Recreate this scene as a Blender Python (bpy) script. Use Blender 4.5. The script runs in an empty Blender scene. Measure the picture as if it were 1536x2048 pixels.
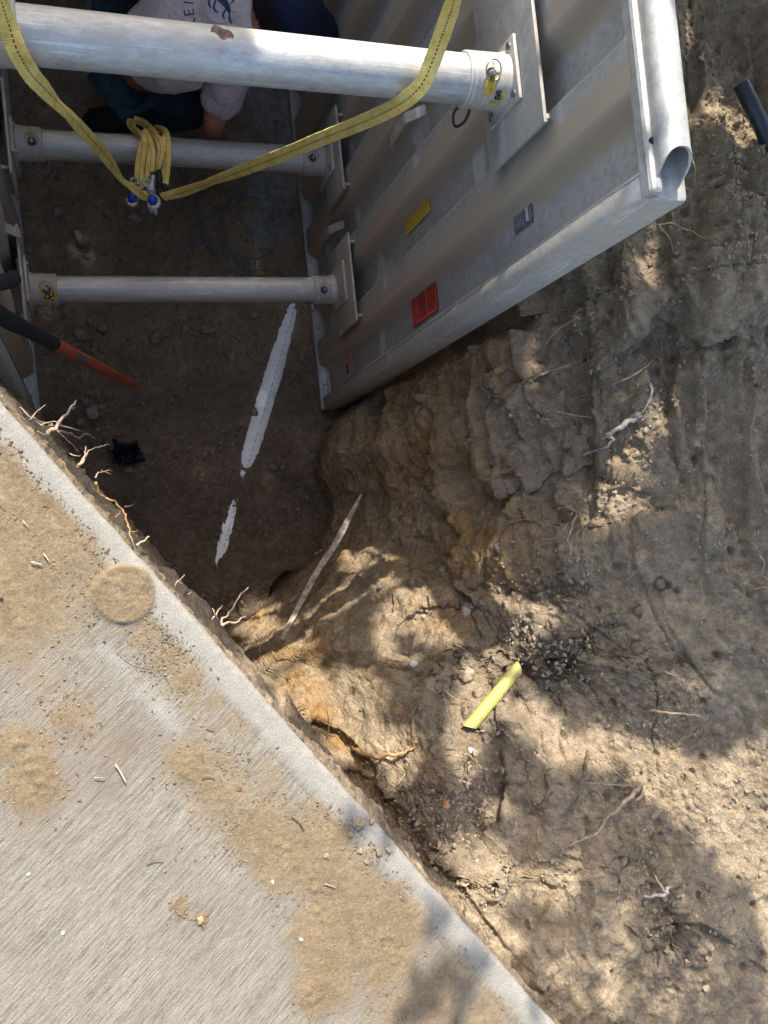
import bpy, bmesh, math, random
import numpy as np
from mathutils import Vector, Matrix
random.seed(7); RNG = np.random.default_rng(11)
SC = bpy.context.scene; COL = SC.collection

# ---------------------------------------------------------------- camera
F = 1580.0; CAMZ = 1.5
_d = np.array([-557., 81., F]); _d /= np.linalg.norm(_d)
_x = np.array([4640., -460., F]); _x -= _d*(_x@_d); _x /= np.linalg.norm(_x)
_y = np.cross(_x, _d)
if _y[1] > 0: _y = -_y
R3 = np.array([_x, _y, -_d])                 # world axes in camera axes (right, down, forward)
cam = bpy.data.objects.new('camera', bpy.data.cameras.new('camera')); COL.objects.link(cam)
right, down, fwd = R3[:, 0], R3[:, 1], R3[:, 2]
M = Matrix.Identity(4)
for i in range(3):
    M[i][0] = right[i]; M[i][1] = -down[i]; M[i][2] = -fwd[i]
M[2][3] = CAMZ
cam.matrix_world = M
cam.data.sensor_fit = 'VERTICAL'; cam.data.sensor_height = 24.0
cam.data.lens = 24.0*F/2048.0
cam.data.clip_start = 0.02; cam.data.clip_end = 300
SC.camera = cam
def ray(u, v): return R3 @ np.array([u-768., v-1024., F])
def atH(u, v, h):                            # point seen at (u, v) that lies h below the camera
    r = ray(u, v); p = r*(-h/r[2]); return np.array([p[0], p[1], p[2]+CAMZ])
def atX(u, v, X):
    r = ray(u, v); p = r*(X/r[0]); return np.array([p[0], p[1], p[2]+CAMZ])
def project(P):
    q = (P-np.array([0, 0, CAMZ])) @ R3
    return 768+F*q[..., 0]/q[..., 2], 1024+F*q[..., 1]/q[..., 2]

# ---------------------------------------------------------------- sun and sky
SUN_EL, SUN_AZ = math.radians(43), math.radians(1.5)     # azimuth from +Y towards +X
S = np.array([math.cos(SUN_EL)*math.sin(SUN_AZ), math.cos(SUN_EL)*math.cos(SUN_AZ), math.sin(SUN_EL)])
sd = bpy.data.lights.new('sun', 'SUN'); sd.energy = 3.75; sd.angle = math.radians(0.55); sd.color = (1, .94, .85)
so = bpy.data.objects.new('sun', sd); COL.objects.link(so)
so.rotation_euler = Vector(S).to_track_quat('Z', 'Y').to_euler()
W = bpy.data.worlds.new('World'); SC.world = W; W.use_nodes = True
nt = W.node_tree; nt.nodes.clear()
o_ = nt.nodes.new('ShaderNodeOutputWorld'); b_ = nt.nodes.new('ShaderNodeBackground'); s_ = nt.nodes.new('ShaderNodeTexSky')
s_.sky_type = 'NISHITA'; s_.sun_disc = False; s_.sun_elevation = SUN_EL; s_.sun_rotation = SUN_AZ
s_.dust_density = 3.0; s_.air_density = 1.0; s_.ozone_density = .3
b_.inputs[1].default_value = 0.15
nt.links.new(s_.outputs[0], b_.inputs[0]); nt.links.new(b_.outputs[0], o_.inputs[0])
SC.view_settings.view_transform = 'Standard'; SC.view_settings.look = 'None'; SC.view_settings.gamma = 1
SC.view_settings.exposure = 1.48
SC.render.engine = 'CYCLES'; SC.cycles.max_bounces = 8; SC.cycles.diffuse_bounces = 5

# ---------------------------------------------------------------- noise
_perm = np.random.default_rng(3).permutation(256).astype(np.int32)
_perm = np.concatenate([_perm, _perm, _perm])
_g = np.random.default_rng(5).normal(size=(256, 3)).astype(np.float32); _g /= np.linalg.norm(_g, axis=1)[:, None]
def perlin(x, y, z):
    x = np.asarray(x, np.float32); y = np.asarray(y, np.float32); z = np.asarray(z, np.float32)
    x, y, z = np.broadcast_arrays(x, y, z)
    xi = np.floor(x).astype(np.int32); yi = np.floor(y).astype(np.int32); zi = np.floor(z).astype(np.int32)
    xf, yf, zf = x-xi, y-yi, z-zi
    u = xf*xf*xf*(xf*(xf*6-15)+10); v = yf*yf*yf*(yf*(yf*6-15)+10); w = zf*zf*zf*(zf*(zf*6-15)+10)
    res = 0
    for dx in (0, 1):
        a = _perm[(xi+dx) & 255]; wx = u if dx else 1-u
        for dy in (0, 1):
            b = _perm[a+((yi+dy) & 255)]; wy = v if dy else 1-v
            for dz in (0, 1):
                c = _perm[b+((zi+dz) & 255)]; wz = w if dz else 1-w
                g = _g[c]
                res = res + wx*wy*wz*(g[..., 0]*(xf-dx)+g[..., 1]*(yf-dy)+g[..., 2]*(zf-dz))
    return res*1.6
def fbm(x, y, z, f, n=4, ridge=False):
    s = 0; a = 1.0; t = 0
    for i in range(n):
        p = perlin(x*f+17.3*i, y*f-9.1*i, z*f+4.7*i)
        if ridge: p = 1-2*np.abs(p)
        s = s+a*p; t += a; a *= .5; f *= 2.03
    return s/t
def cells(x, y, z, f, jit=1.0):              # 3-D worley: distance to the nearest point and a random value per cell
    x = (x*f).astype(np.float32); y = (y*f).astype(np.float32); z = (z*f).astype(np.float32)
    xi = np.floor(x).astype(np.int32); yi = np.floor(y).astype(np.int32); zi = np.floor(z).astype(np.int32)
    best = np.full(x.shape, 9., np.float32); val = np.zeros(x.shape, np.float32)
    for dx in (-1, 0, 1):
        for dy in (-1, 0, 1):
            for dz in (-1, 0, 1):
                h = _perm[_perm[_perm[(xi+dx) & 255]+((yi+dy) & 255)]+((zi+dz) & 255)]
                px = (h*7 % 256)/256.; py = (h*37 % 256)/256.; pz = (h*91 % 256)/256.
                d = (xi+dx+px-x)**2+(yi+dy+py-y)**2+(zi+dz+pz-z)**2
                m = d < best
                best = np.where(m, d, best); val = np.where(m, (h*53 % 256)/256., val)
    return np.sqrt(best), val
def sst(a, b, x):
    t = np.clip((x-a)/(b-a), 0, 1); return t*t*(3-2*t)

# ---------------------------------------------------------------- mesh helpers
def tag(o, label=None, cat=None, group=None, kind=None):
    if label: o['label'] = label
    if cat: o['category'] = cat
    if group: o['group'] = group
    if kind: o['kind'] = kind
    return o
def mesh_obj(name, verts, faces, mat, parent=None, smooth=False, cols=None):
    me = bpy.data.meshes.new(name)
    me.from_pydata([tuple(map(float, v)) for v in verts], [], [tuple(int(i) for i in f) for f in faces])
    me.materials.append(mat)
    if smooth: me.polygons.foreach_set('use_smooth', [True]*len(me.polygons))
    if cols is not None:
        ca = me.color_attributes.new('col', 'FLOAT_COLOR', 'POINT')
        c = np.ones((len(verts), 4), np.float32); c[:, :3] = cols; ca.data.foreach_set('color', c.ravel())
    me.update()
    o = bpy.data.objects.new(name, me); COL.objects.link(o)
    if parent is not None: o.parent = parent
    return o
def grid_obj(name, P, cols, mat, smooth=True):
    ny, nx = P.shape[:2]
    me = bpy.data.meshes.new(name)
    me.vertices.add(nx*ny); me.vertices.foreach_set('co', P.astype(np.float32).ravel())
    idx = np.arange(nx*ny).reshape(ny, nx)
    q = np.stack([idx[:-1, :-1], idx[:-1, 1:], idx[1:, 1:], idx[1:, :-1]], -1).reshape(-1, 4)
    me.loops.add(q.size); me.loops.foreach_set('vertex_index', q.ravel().astype(np.int32))
    me.polygons.add(len(q)); me.polygons.foreach_set('loop_start', np.arange(0, q.size, 4, dtype=np.int32))
    me.polygons.foreach_set('use_smooth', np.full(len(q), smooth))
    me.materials.append(mat)
    me.update(calc_edges=True)
    ca = me.color_attributes.new('col', 'FLOAT_COLOR', 'POINT')
    c = np.ones((nx*ny, 4), np.float32); c[:, :cols.shape[-1]] = cols.reshape(-1, cols.shape[-1])
    ca.data.foreach_set('color', c.ravel())
    o = bpy.data.objects.new(name, me); COL.objects.link(o); return o
class MB:
    def __init__(s): s.v = []; s.f = []
    def add(s, v, f):
        n = len(s.v); s.v += [tuple(map(float, p)) for p in v]; s.f += [tuple(i+n for i in q) for q in f]; return s
    def box(s, a, b, bev=0.0):
        a, b = np.minimum(a, b)*1.0, np.maximum(a, b)*1.0
        bm = bmesh.new(); bmesh.ops.create_cube(bm, size=1)
        for v in bm.verts:
            v.co = Vector([a[i]+(v.co[i]+.5)*(b[i]-a[i]) for i in range(3)])
        if bev > 0: bmesh.ops.bevel(bm, geom=bm.edges[:], offset=bev, segments=2, affect='EDGES', profile=.5)
        bm.verts.index_update()
        s.add([v.co[:] for v in bm.verts], [[v.index for v in f.verts] for f in bm.faces]); bm.free(); return s
    def tube(s, pts, r, n=16, cap=True, flat=None):
        pts = [np.array(p, float) for p in pts]; k = len(pts)
        rr = [r]*k if np.isscalar(r) else list(r)
        T = [pts[min(i+1, k-1)]-pts[max(i-1, 0)] for i in range(k)]
        T = [t/(np.linalg.norm(t)+1e-9) for t in T]
        a = np.array([0, 0, 1.]) if abs(T[0][2]) < .9 else np.array([1., 0, 0])
        N = np.cross(T[0], a); N /= np.linalg.norm(N); V = []
        for i in range(k):
            N = N-T[i]*(N@T[i]); N /= np.linalg.norm(N)+1e-9; B = np.cross(T[i], N)
            for j in range(n):
                w = 2*math.pi*j/n; V.append(pts[i]+rr[i]*(math.cos(w)*N+math.sin(w)*B))
        Fc = [[i*n+j, i*n+(j+1) % n, (i+1)*n+(j+1) % n, (i+1)*n+j] for i in range(k-1) for j in range(n)]
        if cap: Fc += [list(range(n))[::-1], [(k-1)*n+j for j in range(n)]]
        return s.add(V, Fc)
    def ring(s, c, nrm, R, r, n=28, m=8, sq=1.0):
        nrm = np.array(nrm, float); nrm /= np.linalg.norm(nrm)
        a = np.cross(nrm, [0, 0, 1.]) if abs(nrm[2]) < .9 else np.cross(nrm, [1., 0, 0]); a /= np.linalg.norm(a); b = np.cross(nrm, a)
        c = np.array(c, float); V = []
        for i in range(n):
            w = 2*math.pi*i/n; d = math.cos(w)*a+math.sin(w)*b*sq
            dd = d/np.linalg.norm(d)
            for j in range(m):
                q = 2*math.pi*j/m; V.append(c+R*d+r*(math.cos(q)*dd+math.sin(q)*nrm))
        Fc = [[i*m+j, i*m+(j+1) % m, ((i+1) % n)*m+(j+1) % m, ((i+1) % n)*m+j] for i in range(n) for j in range(m)]
        return s.add(V, Fc)
    def build(s, name, mat, parent=None, smooth=False):
        o = mesh_obj(name, s.v, s.f, mat, parent, smooth)
        return o
def empty(name, loc=(0, 0, 0)):
    o = bpy.data.objects.new(name, None); COL.objects.link(o); o.empty_display_size = .05; o.location = loc; return o
def finish(root):                             # put the root at its things' base without moving the parts
    mn = None
    for c in root.children:
        vs = np.array([v.co[:] for v in c.data.vertices]) if c.data and len(c.data.vertices) else None
        if vs is None: continue
        mn_, mx_ = vs.min(0), vs.max(0)
        if mn is None: mn, mx = mn_, mx_
        else: mn = np.minimum(mn, mn_); mx = np.maximum(mx, mx_)
    if mn is None: return
    loc = Vector(((mn[0]+mx[0])/2, (mn[1]+mx[1])/2, mn[2]))
    root.location = loc
    for c in root.children: c.location = c.location-loc
def auto_smooth(o, ang=35):
    me = o.data; me.polygons.foreach_set('use_smooth', [True]*len(me.polygons))
    try: me.set_sharp_from_angle(angle=math.radians(ang))
    except Exception: pass
    return o
def spline(pts, n=8):
    pts = np.array(pts, float); out = []
    P = np.vstack([2*pts[0]-pts[1], pts, 2*pts[-1]-pts[-2]])
    for i in range(1, len(P)-2):
        for j in range(n):
            t = j/n
            out.append(.5*((2*P[i])+(-P[i-1]+P[i+1])*t+(2*P[i-1]-5*P[i]+4*P[i+1]-P[i+2])*t*t+(-P[i-1]+3*P[i]-3*P[i+1]+P[i+2])*t**3))
    out.append(pts[-1]); return np.array(out)

# ---------------------------------------------------------------- materials
class N:
    def __init__(s, name, rough=.8, metal=0.0, spec=.3):
        s.m = bpy.data.materials.new(name); s.m.use_nodes = True; s.t = s.m.node_tree
        s.b = s.t.nodes['Principled BSDF']; s.b.inputs['Roughness'].default_value = rough
        s.b.inputs['Metallic'].default_value = metal; s.b.inputs['Specular IOR Level'].default_value = spec
        s.tc = s.t.nodes.new('ShaderNodeTexCoord')
    def L(s, a, b): s.t.links.new(a, b)
    def map(s, scale=(1, 1, 1), rot=(0, 0, 0)):
        m = s.t.nodes.new('ShaderNodeMapping'); m.inputs['Scale'].default_value = scale; m.inputs['Rotation'].default_value = rot
        s.L(s.tc.outputs['Object'], m.inputs[0]); return m.outputs[0]
    def noise(s, scale, detail=4, rough=.6, vec=None, dist=0):
        n = s.t.nodes.new('ShaderNodeTexNoise'); n.inputs['Scale'].default_value = scale; n.inputs['Detail'].default_value = detail
        n.inputs['Roughness'].default_value = rough; n.inputs['Distortion'].default_value = dist
        s.L(vec if vec is not None else s.tc.outputs['Object'], n.inputs['Vector']); return n.outputs[0]
    def voro(s, scale, vec=None, feat='F1'):
        n = s.t.nodes.new('ShaderNodeTexVoronoi'); n.feature = feat; n.inputs['Scale'].default_value = scale
        s.L(vec if vec is not None else s.tc.outputs['Object'], n.inputs['Vector']); return n.outputs[0]
    def ramp(s, src, stops):
        r = s.t.nodes.new('ShaderNodeValToRGB'); e = r.color_ramp.elements
        while len(e) < len(stops): e.new(.5)
        for el, (p, c) in zip(e, stops): el.position = p; el.color = tuple(c)+(1,) if len(c) == 3 else c
        s.L(src, r.inputs[0]); return r.outputs[0]
    def mix(s, fac, a, b, mode='MIX'):
        m = s.t.nodes.new('ShaderNodeMix'); m.data_type = 'RGBA'; m.blend_type = mode
        for i, v in ((0, fac), (6, a), (7, b)):
            if isinstance(v, bpy.types.NodeSocket): s.L(v, m.inputs[i])
            elif i == 0: m.inputs[0].default_value = v
            else: m.inputs[i].default_value = tuple(v)+(1,) if len(v) == 3 else v
        return m.outputs[2]
    def math(s, op, a, b=0.0, clamp=False):
        m = s.t.nodes.new('ShaderNodeMath'); m.operation = op; m.use_clamp = clamp
        for i, v in enumerate((a, b)):
            if isinstance(v, bpy.types.NodeSocket): s.L(v, m.inputs[i])
            else: m.inputs[i].default_value = v
        return m.outputs[0]
    def attr(s, name='col'):
        a = s.t.nodes.new('ShaderNodeAttribute'); a.attribute_name = name; return a
    def bump(s, h, dist=.002, strength=1.0, prev=None):
        b = s.t.nodes.new('ShaderNodeBump'); b.inputs['Distance'].default_value = dist; b.inputs['Strength'].default_value = strength
        s.L(h, b.inputs['Height'])
        if prev is not None: s.L(prev, b.inputs['Normal'])
        s.L(b.outputs[0], s.b.inputs['Normal']); return b.outputs[0]
    def color(s, c):
        if isinstance(c, bpy.types.NodeSocket): s.L(c, s.b.inputs['Base Color'])
        else: s.b.inputs['Base Color'].default_value = tuple(c)+(1,)
        return s.m
def simple(name, c, rough=.6, metal=0, var=.15, scale=30, bump=.0006, spec=.3):
    n = N(name, rough, metal, spec); f = n.noise(scale, 5, .65)
    a = [x*(1-var*2) for x in c]; b = [min(1, x*(1+var*2)) for x in c]
    n.color(n.ramp(f, [(.3, a), (.7, b)]))
    if bump: n.bump(n.noise(scale*4, 4), bump)
    return n.m
# soil: colour from the attribute, broken up by fine noise
n = N('soil', .95, 0, .12)
c = n.attr().outputs['Color']
fine = n.ramp(n.noise(260, 6, .75), [(.28, (.50, .48, .46)), (.72, (1.34, 1.33, 1.30))])
mid = n.ramp(n.noise(38, 7, .8), [(.28, (.62, .61, .61)), (.72, (1.30, 1.28, 1.24))])
c = n.mix(1.0, n.mix(1.0, c, fine, 'MULTIPLY'), mid, 'MULTIPLY')
speck = n.ramp(n.noise(420, 2, .5), [(.70, (0, 0, 0)), (.76, (1, 1, 1))])
c = n.mix(n.math('MULTIPLY', speck, .45), c, (.45, .40, .30))
n.color(c)
wv_ = n.t.nodes.new('ShaderNodeVectorMath'); wv_.operation = 'ADD'; wn_ = n.t.nodes.new('ShaderNodeTexNoise'); wn_.inputs['Scale'].default_value = 55; wn_.inputs['Detail'].default_value = 4
n.L(n.tc.outputs['Object'], wn_.inputs['Vector']); ws_ = n.t.nodes.new('ShaderNodeVectorMath'); ws_.operation = 'SCALE'; ws_.inputs['Scale'].default_value = .016
n.L(wn_.outputs['Color'], ws_.inputs[0]); n.L(n.tc.outputs['Object'], wv_.inputs[0]); n.L(ws_.outputs[0], wv_.inputs[1])
msk = n.ramp(n.noise(9, 6, .75), [(.36, (.12, .12, .12)), (.60, (1, 1, 1))])
vA = n.math('SUBTRACT', 1.0, n.voro(58, wv_.outputs[0])); vB = n.math('SUBTRACT', 1.0, n.voro(135, wv_.outputs[0]))
hh = n.math('ADD', n.math('MULTIPLY', n.math('MULTIPLY', vA, msk), .9), n.math('MULTIPLY', vB, n.math('ADD', n.math('MULTIPLY', msk, .45), .08)))
p1 = n.bump(n.math('ADD', hh, n.math('MULTIPLY', n.noise(60, 9, .8), 1.2)), .011, 1.0)
p2 = n.bump(n.noise(330, 4, .7), .0030, .8, p1)
SOIL = n.m
# concrete slab: attribute r = dirt, g = smooth trowelled band, b = damp stain
n = N('broomed_concrete', .9, 0, .2)
at = n.attr(); sp = n.t.nodes.new('ShaderNodeSeparateColor'); n.L(at.outputs['Color'], sp.inputs[0])
SLAB_ROT = None
EA = atH(0, 800, 1.5)[:2]; EB = atH(1110, 2048, 1.5)[:2]
ED = (EB-EA)/np.linalg.norm(EB-EA); EN = np.array([-ED[1], ED[0]])   # along the edge, out towards the pit
_b0, _b1 = atH(104, 1763, 1.5)[:2], atH(292, 1571, 1.5)[:2]
BA = math.atan2(_b1[1]-_b0[1], _b1[0]-_b0[0])
def rotvec(n, ang, sc):                        # rotate first, then stretch: streaks run along the broom strokes
    a = n.map((1, 1, 1), (0, 0, -ang)); m = n.t.nodes.new('ShaderNodeMapping'); m.inputs['Scale'].default_value = sc
    n.L(a, m.inputs[0]); return m.outputs[0]
bv = rotvec(n, BA, (7, 360, 7)); bv2 = rotvec(n, BA, (45, 640, 45))
streak = n.noise(1.0, 3, .6, bv); streak2 = n.noise(1.0, 2, .5, bv2)
base = n.ramp(streak, [(.42, (.13, .122, .108)), (.54, (.25, .24, .22))])
base = n.mix(.4, base, n.ramp(streak2, [(.42, (.10, .094, .082)), (.55, (.275, .264, .242))]))
base = n.mix(1, base, n.ramp(n.noise(9, 6, .7), [(.3, (.84, .81, .77)), (.7, (1.05, 1.01, .95))]), 'MULTIPLY')
smoothc = n.ramp(n.noise(30, 6, .7), [(.3, (.225, .216, .198)), (.7, (.305, .295, .273))])
smoothc = n.mix(.22, smoothc, base)
base = n.mix(sp.outputs[1], base, smoothc)
base = n.mix(1, base, n.ramp(n.noise(300, 5, .8), [(.32, (.64, .62, .58)), (.66, (1.22, 1.20, 1.15))]), 'MULTIPLY')
base = n.mix(n.math('MULTIPLY', sp.outputs[2], .55), base, (.12, .09, .07))
pit_ = n.ramp(n.voro(95), [(.06, (1, 1, 1)), (.10, (0, 0, 0))]); base = n.mix(n.math('MULTIPLY', pit_, .6), base, (.05, .045, .04))
grit = n.ramp(n.voro(170), [(.12, (1, 1, 1)), (.25, (0, 0, 0))])
gm = n.ramp(n.noise(40, 5, .8), [(.44, (0, 0, 0)), (.62, (1, 1, 1))])
base = n.mix(n.math('MULTIPLY', n.math('MULTIPLY', grit, gm), .75), base, (.17, .125, .075))
dn = n.math('ADD', n.math('MULTIPLY', n.noise(260, 5, .85), 2.4), n.math('ADD', n.math('MULTIPLY', n.noise(95, 5, .85), 1.9), n.math('MULTIPLY', n.noise(26, 7, .8), 1.7)))
dm = n.math('ADD', n.math('MULTIPLY', sp.outputs[0], 1.5), n.math('SUBTRACT', dn, 3.55))
dm = n.ramp(dm, [(.05, (0, 0, 0)), (.62, (1, 1, 1))])
dirtc = n.ramp(n.noise(200, 6, .8), [(.27, (.105, .074, .040)), (.5, (.20, .150, .090)), (.75, (.32, .255, .17))])
dirtc = n.mix(1, dirtc, n.ramp(n.noise(14, 7, .8), [(.33, (.66, .63, .60)), (.7, (1.12, 1.1, 1.06))]), 'MULTIPLY')
thin = n.ramp(n.math('ADD', n.math('MULTIPLY', sp.outputs[0], 1.1), n.math('SUBTRACT', n.math('ADD', n.noise(5, 7, .75), n.math('MULTIPLY', n.noise(180, 4, .8), .6)), 1.0)), [(.0, (0, 0, 0)), (.7, (1, 1, 1))])
base = n.mix(n.math('MULTIPLY', n.math('MULTIPLY', thin, n.math('SUBTRACT', 1.0, n.math('MULTIPLY', sp.outputs[1], .6))), .6), base, (.185, .14, .085))
n.color(n.mix(n.math('MULTIPLY', dm, .93), base, dirtc))
hb = n.math('ADD', n.math('MULTIPLY', n.math('ADD', streak, streak2), n.math('SUBTRACT', 1.0, sp.outputs[1])), n.math('MULTIPLY', sp.outputs[0], .6))
q1 = n.bump(hb, .0012, .6); q2 = n.bump(n.math('ADD', n.noise(240, 5, .8), n.math('MULTIPLY', n.math('MULTIPLY', n.noise(70, 6, .8), sp.outputs[0]), 1.8)), .0024, .9, q1)
CONC = n.m

# dusty aluminium: tan dust lies in the attribute (r), scratches and grime by noise
def alu(name, base, dust, rough=.42, metal=.75, scr=(3, 3, 3), use_attr=False, dustamt=.3, st=(1, 1, 1)):
    n = N(name, rough, metal, .4)
    g = n.noise(7, 7, .72, n.map(st)); g2 = n.noise(60, 7, .8, n.map(tuple(.5+.5*q for q in st)))
    c = n.ramp(g2, [(.30, [x*.68 for x in base]), (.68, [min(1, x*1.18) for x in base])])
    c = n.mix(1, c, n.ramp(g, [(.30, (.78, .79, .80)), (.70, (1.10, 1.07, 1.02))]), 'MULTIPLY')
    for k, (rot, sc) in enumerate((((0, 0, .02), (1.5, 120, 120)), ((.0, .04, .0), (4, 200, 200))) if st[0] < 1 else (((.3, .5, .2), (70, 1.2, 6)), ((1.2, .1, 1.4), (90, 2.2, 4)))):
        s1 = n.noise(1.0, 2, .4, n.map(sc, rot))
        c = n.mix(n.math('MULTIPLY', n.ramp(s1, [(.665, (0, 0, 0)), (.69, (1, 1, 1))]), .42), c, (.82, .82, .81))
    dfac = n.ramp(n.noise(12, 7, .75), [(.38, (0, 0, 0)), (.72, (1, 1, 1))])
    if use_attr: dfac = n.math('MULTIPLY', n.attr().outputs['Fac'], n.math('ADD', n.math('MULTIPLY', n.noise(34, 7, .75), .9), .55), True)
    else: dfac = n.math('MULTIPLY', dfac, dustamt*2, True)
    c = n.mix(dfac, c, dust); n.color(c)
    n.L(n.math('SUBTRACT', metal, n.math('MULTIPLY', dfac, metal*.95), True), n.b.inputs['Metallic'])
    n.L(n.math('ADD', n.math('ADD', rough, n.math('MULTIPLY', dfac, .4)), n.math('MULTIPLY', g2, .18), True), n.b.inputs['Roughness'])
    n.bump(g2, .0008); return n.m
ALU_SKIN = alu('dusty_corrugated_aluminium', (.42, .41, .38), (.36, .285, .20), .52, .3, use_attr=True)
ALU_POST = alu('worn_aluminium', (.44, .435, .41), (.40, .335, .255), .45, .4, dustamt=.5)
ALU_TUBE = alu('scratched_aluminium_tube', (.50, .50, .485), (.43, .37, .29), .38, .5, dustamt=.3, st=(.25, 2.2, 2.2))
ALU_PLATE = alu('aluminium_plate', (.44, .43, .40), (.38, .31, .23), .48, .4, dustamt=.5)
ALU_RAIL = alu('aluminium_rail', (.44, .44, .425), (.38, .33, .26), .36, .55, dustamt=.25)
STEEL = simple('zinc_steel', (.30, .30, .28), .4, .8, .12)
DARKM = simple('dark_steel', (.03, .03, .032), .45, .5, .1)
RUST = simple('rusty_bolt', (.22, .13, .07), .8, .2, .2)
BLACK = simple('black_rubber', (.018, .018, .02), .55, 0, .2)
BLUEP = simple('blue_enamel', (.02, .05, .34), .3, 0, .1)
n = N('yellow_plastic', .5, 0, .3)
yb = n.ramp(n.noise(25, 5), [(.3, (.33, .30, .07)), (.7, (.42, .39, .11))])
n.color(n.mix(n.math('MULTIPLY', n.ramp(n.noise(45, 7, .8), [(.50, (0, 0, 0)), (.62, (1, 1, 1))]), .7), yb, (.26, .20, .12))); n.bump(n.noise(150, 3), .0006); YPLAS = n.m
WHITEP = simple('white_pvc', (.90, .92, .96), .4, 0, .05, 20)
INK = simple('dark_ink', (.02, .02, .025), .6, 0, .1, bump=0)
NAVYINK = simple('navy_print', (.035, .06, .13), .8, 0, .2, bump=0)
ORANGE = simple('orange_fibreglass', (.42, .085, .035), .35, 0, .18, 40)
PALECAP = simple('pale_rubber', (.36, .30, .26), .6, 0, .1)
RED = simple('red_sticker_film', (.72, .085, .05), .5, 0, .1, 20)
YEL = simple('yellow_sticker_film', (.55, .36, .04), .55, 0, .15, 60)
STK = simple('dark_sticker_film', (.10, .11, .13), .55, 0, .5, 220)
STW = simple('pale_sticker_film', (.50, .45, .40), .6, 0, .1)
BLUEW = simple('blue_wire_jacket', (.08, .13, .22), .5, 0, .1)
ROOTM = simple('pale_root', (.34, .25, .17), .85, 0, .25, 60, .001)
ROOTO = simple('orange_root', (.33, .19, .09), .8, 0, .25, 60, .001)
ROOTD = simple('dark_root', (.15, .105, .072), .85, 0, .3, 60, .001)
WOOD = simple('weathered_wood', (.38, .315, .255), .9, 0, .3, 40, .0015)
ROCK = simple('dusty_stone', (.19, .155, .118), .95, 0, .25, 35, .002)
CLODM = simple('dry_clod', (.25, .19, .12), .95, 0, .25, 60, .003)
CLODD = simple('grey_clod', (.27, .21, .145), .95, 0, .25, 60, .003)
SKIN = simple('skin', (.42, .17, .10), .55, 0, .08, 25, .0005, .4)
HAIR = simple('dark_hair', (.02, .015, .013), .6, 0, .3, 200, .004)
CAPM = simple('navy_cap', (.010, .018, .045), .85, 0, .1, 60)
BARK = simple('bark', (.12, .09, .065), .9, 0, .3, 15, .01)
n = N('shirt_cotton', .95, 0, .1)
n.color(n.ramp(n.noise(18, 5, .6), [(.3, (.48, .42, .44)), (.7, (.60, .54, .55))])); p = n.bump(n.noise(14, 5, .6, dist=2.5), .022, .9)
n.bump(n.noise(500, 3, .6), .0012, .6, p); SHIRT = n.m
n = N('denim', .95, 0, .1)
n.color(n.ramp(n.noise(25, 5, .65), [(.3, (.018, .034, .045)), (.7, (.035, .06, .078))])); p = n.bump(n.noise(11, 4, .6, dist=1.5), .015, .8); DENIM = n.m
n = N('yellow_webbing', .85, 0, .15)
wv = n.attr(); sp = n.t.nodes.new('ShaderNodeSeparateColor'); n.L(wv.outputs['Color'], sp.inputs[0])   # r = along (m), g = across (-1..1)
cr = n.math('SINE', n.math('MULTIPLY', sp.outputs[0], 1500.)); 
y1 = n.ramp(n.noise(26, 7, .75), [(.28, (.50, .32, .09)), (.5, (.84, .61, .16)), (.72, (.90, .74, .32))])
y1 = n.mix(n.math('MULTIPLY', n.math('ADD', cr, 1.0), .10), y1, (.20, .15, .05))
ab = n.math('ABSOLUTE', sp.outputs[1])
st = n.math('LESS_THAN', ab, .085); dash = n.math('GREATER_THAN', n.math('SINE', n.math('MULTIPLY', sp.outputs[0], 700.)), -.25)
y1 = n.mix(n.math('MULTIPLY', n.math('MULTIPLY', st, dash), .92), y1, (.02, .018, .02))
y1 = n.mix(n.math('MULTIPLY', n.math('GREATER_THAN', ab, .86), .5), y1, (.70, .62, .25))
n.color(y1); n.bump(n.math('ADD', cr, n.noise(300, 3)), .0008, .7); WEB = n.m
n = N('leaf', .6, 0, .3)
n.color(n.ramp(n.noise(3, 3), [(.3, (.04, .09, .02)), (.7, (.10, .16, .04))])); LEAF = n.m

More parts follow.
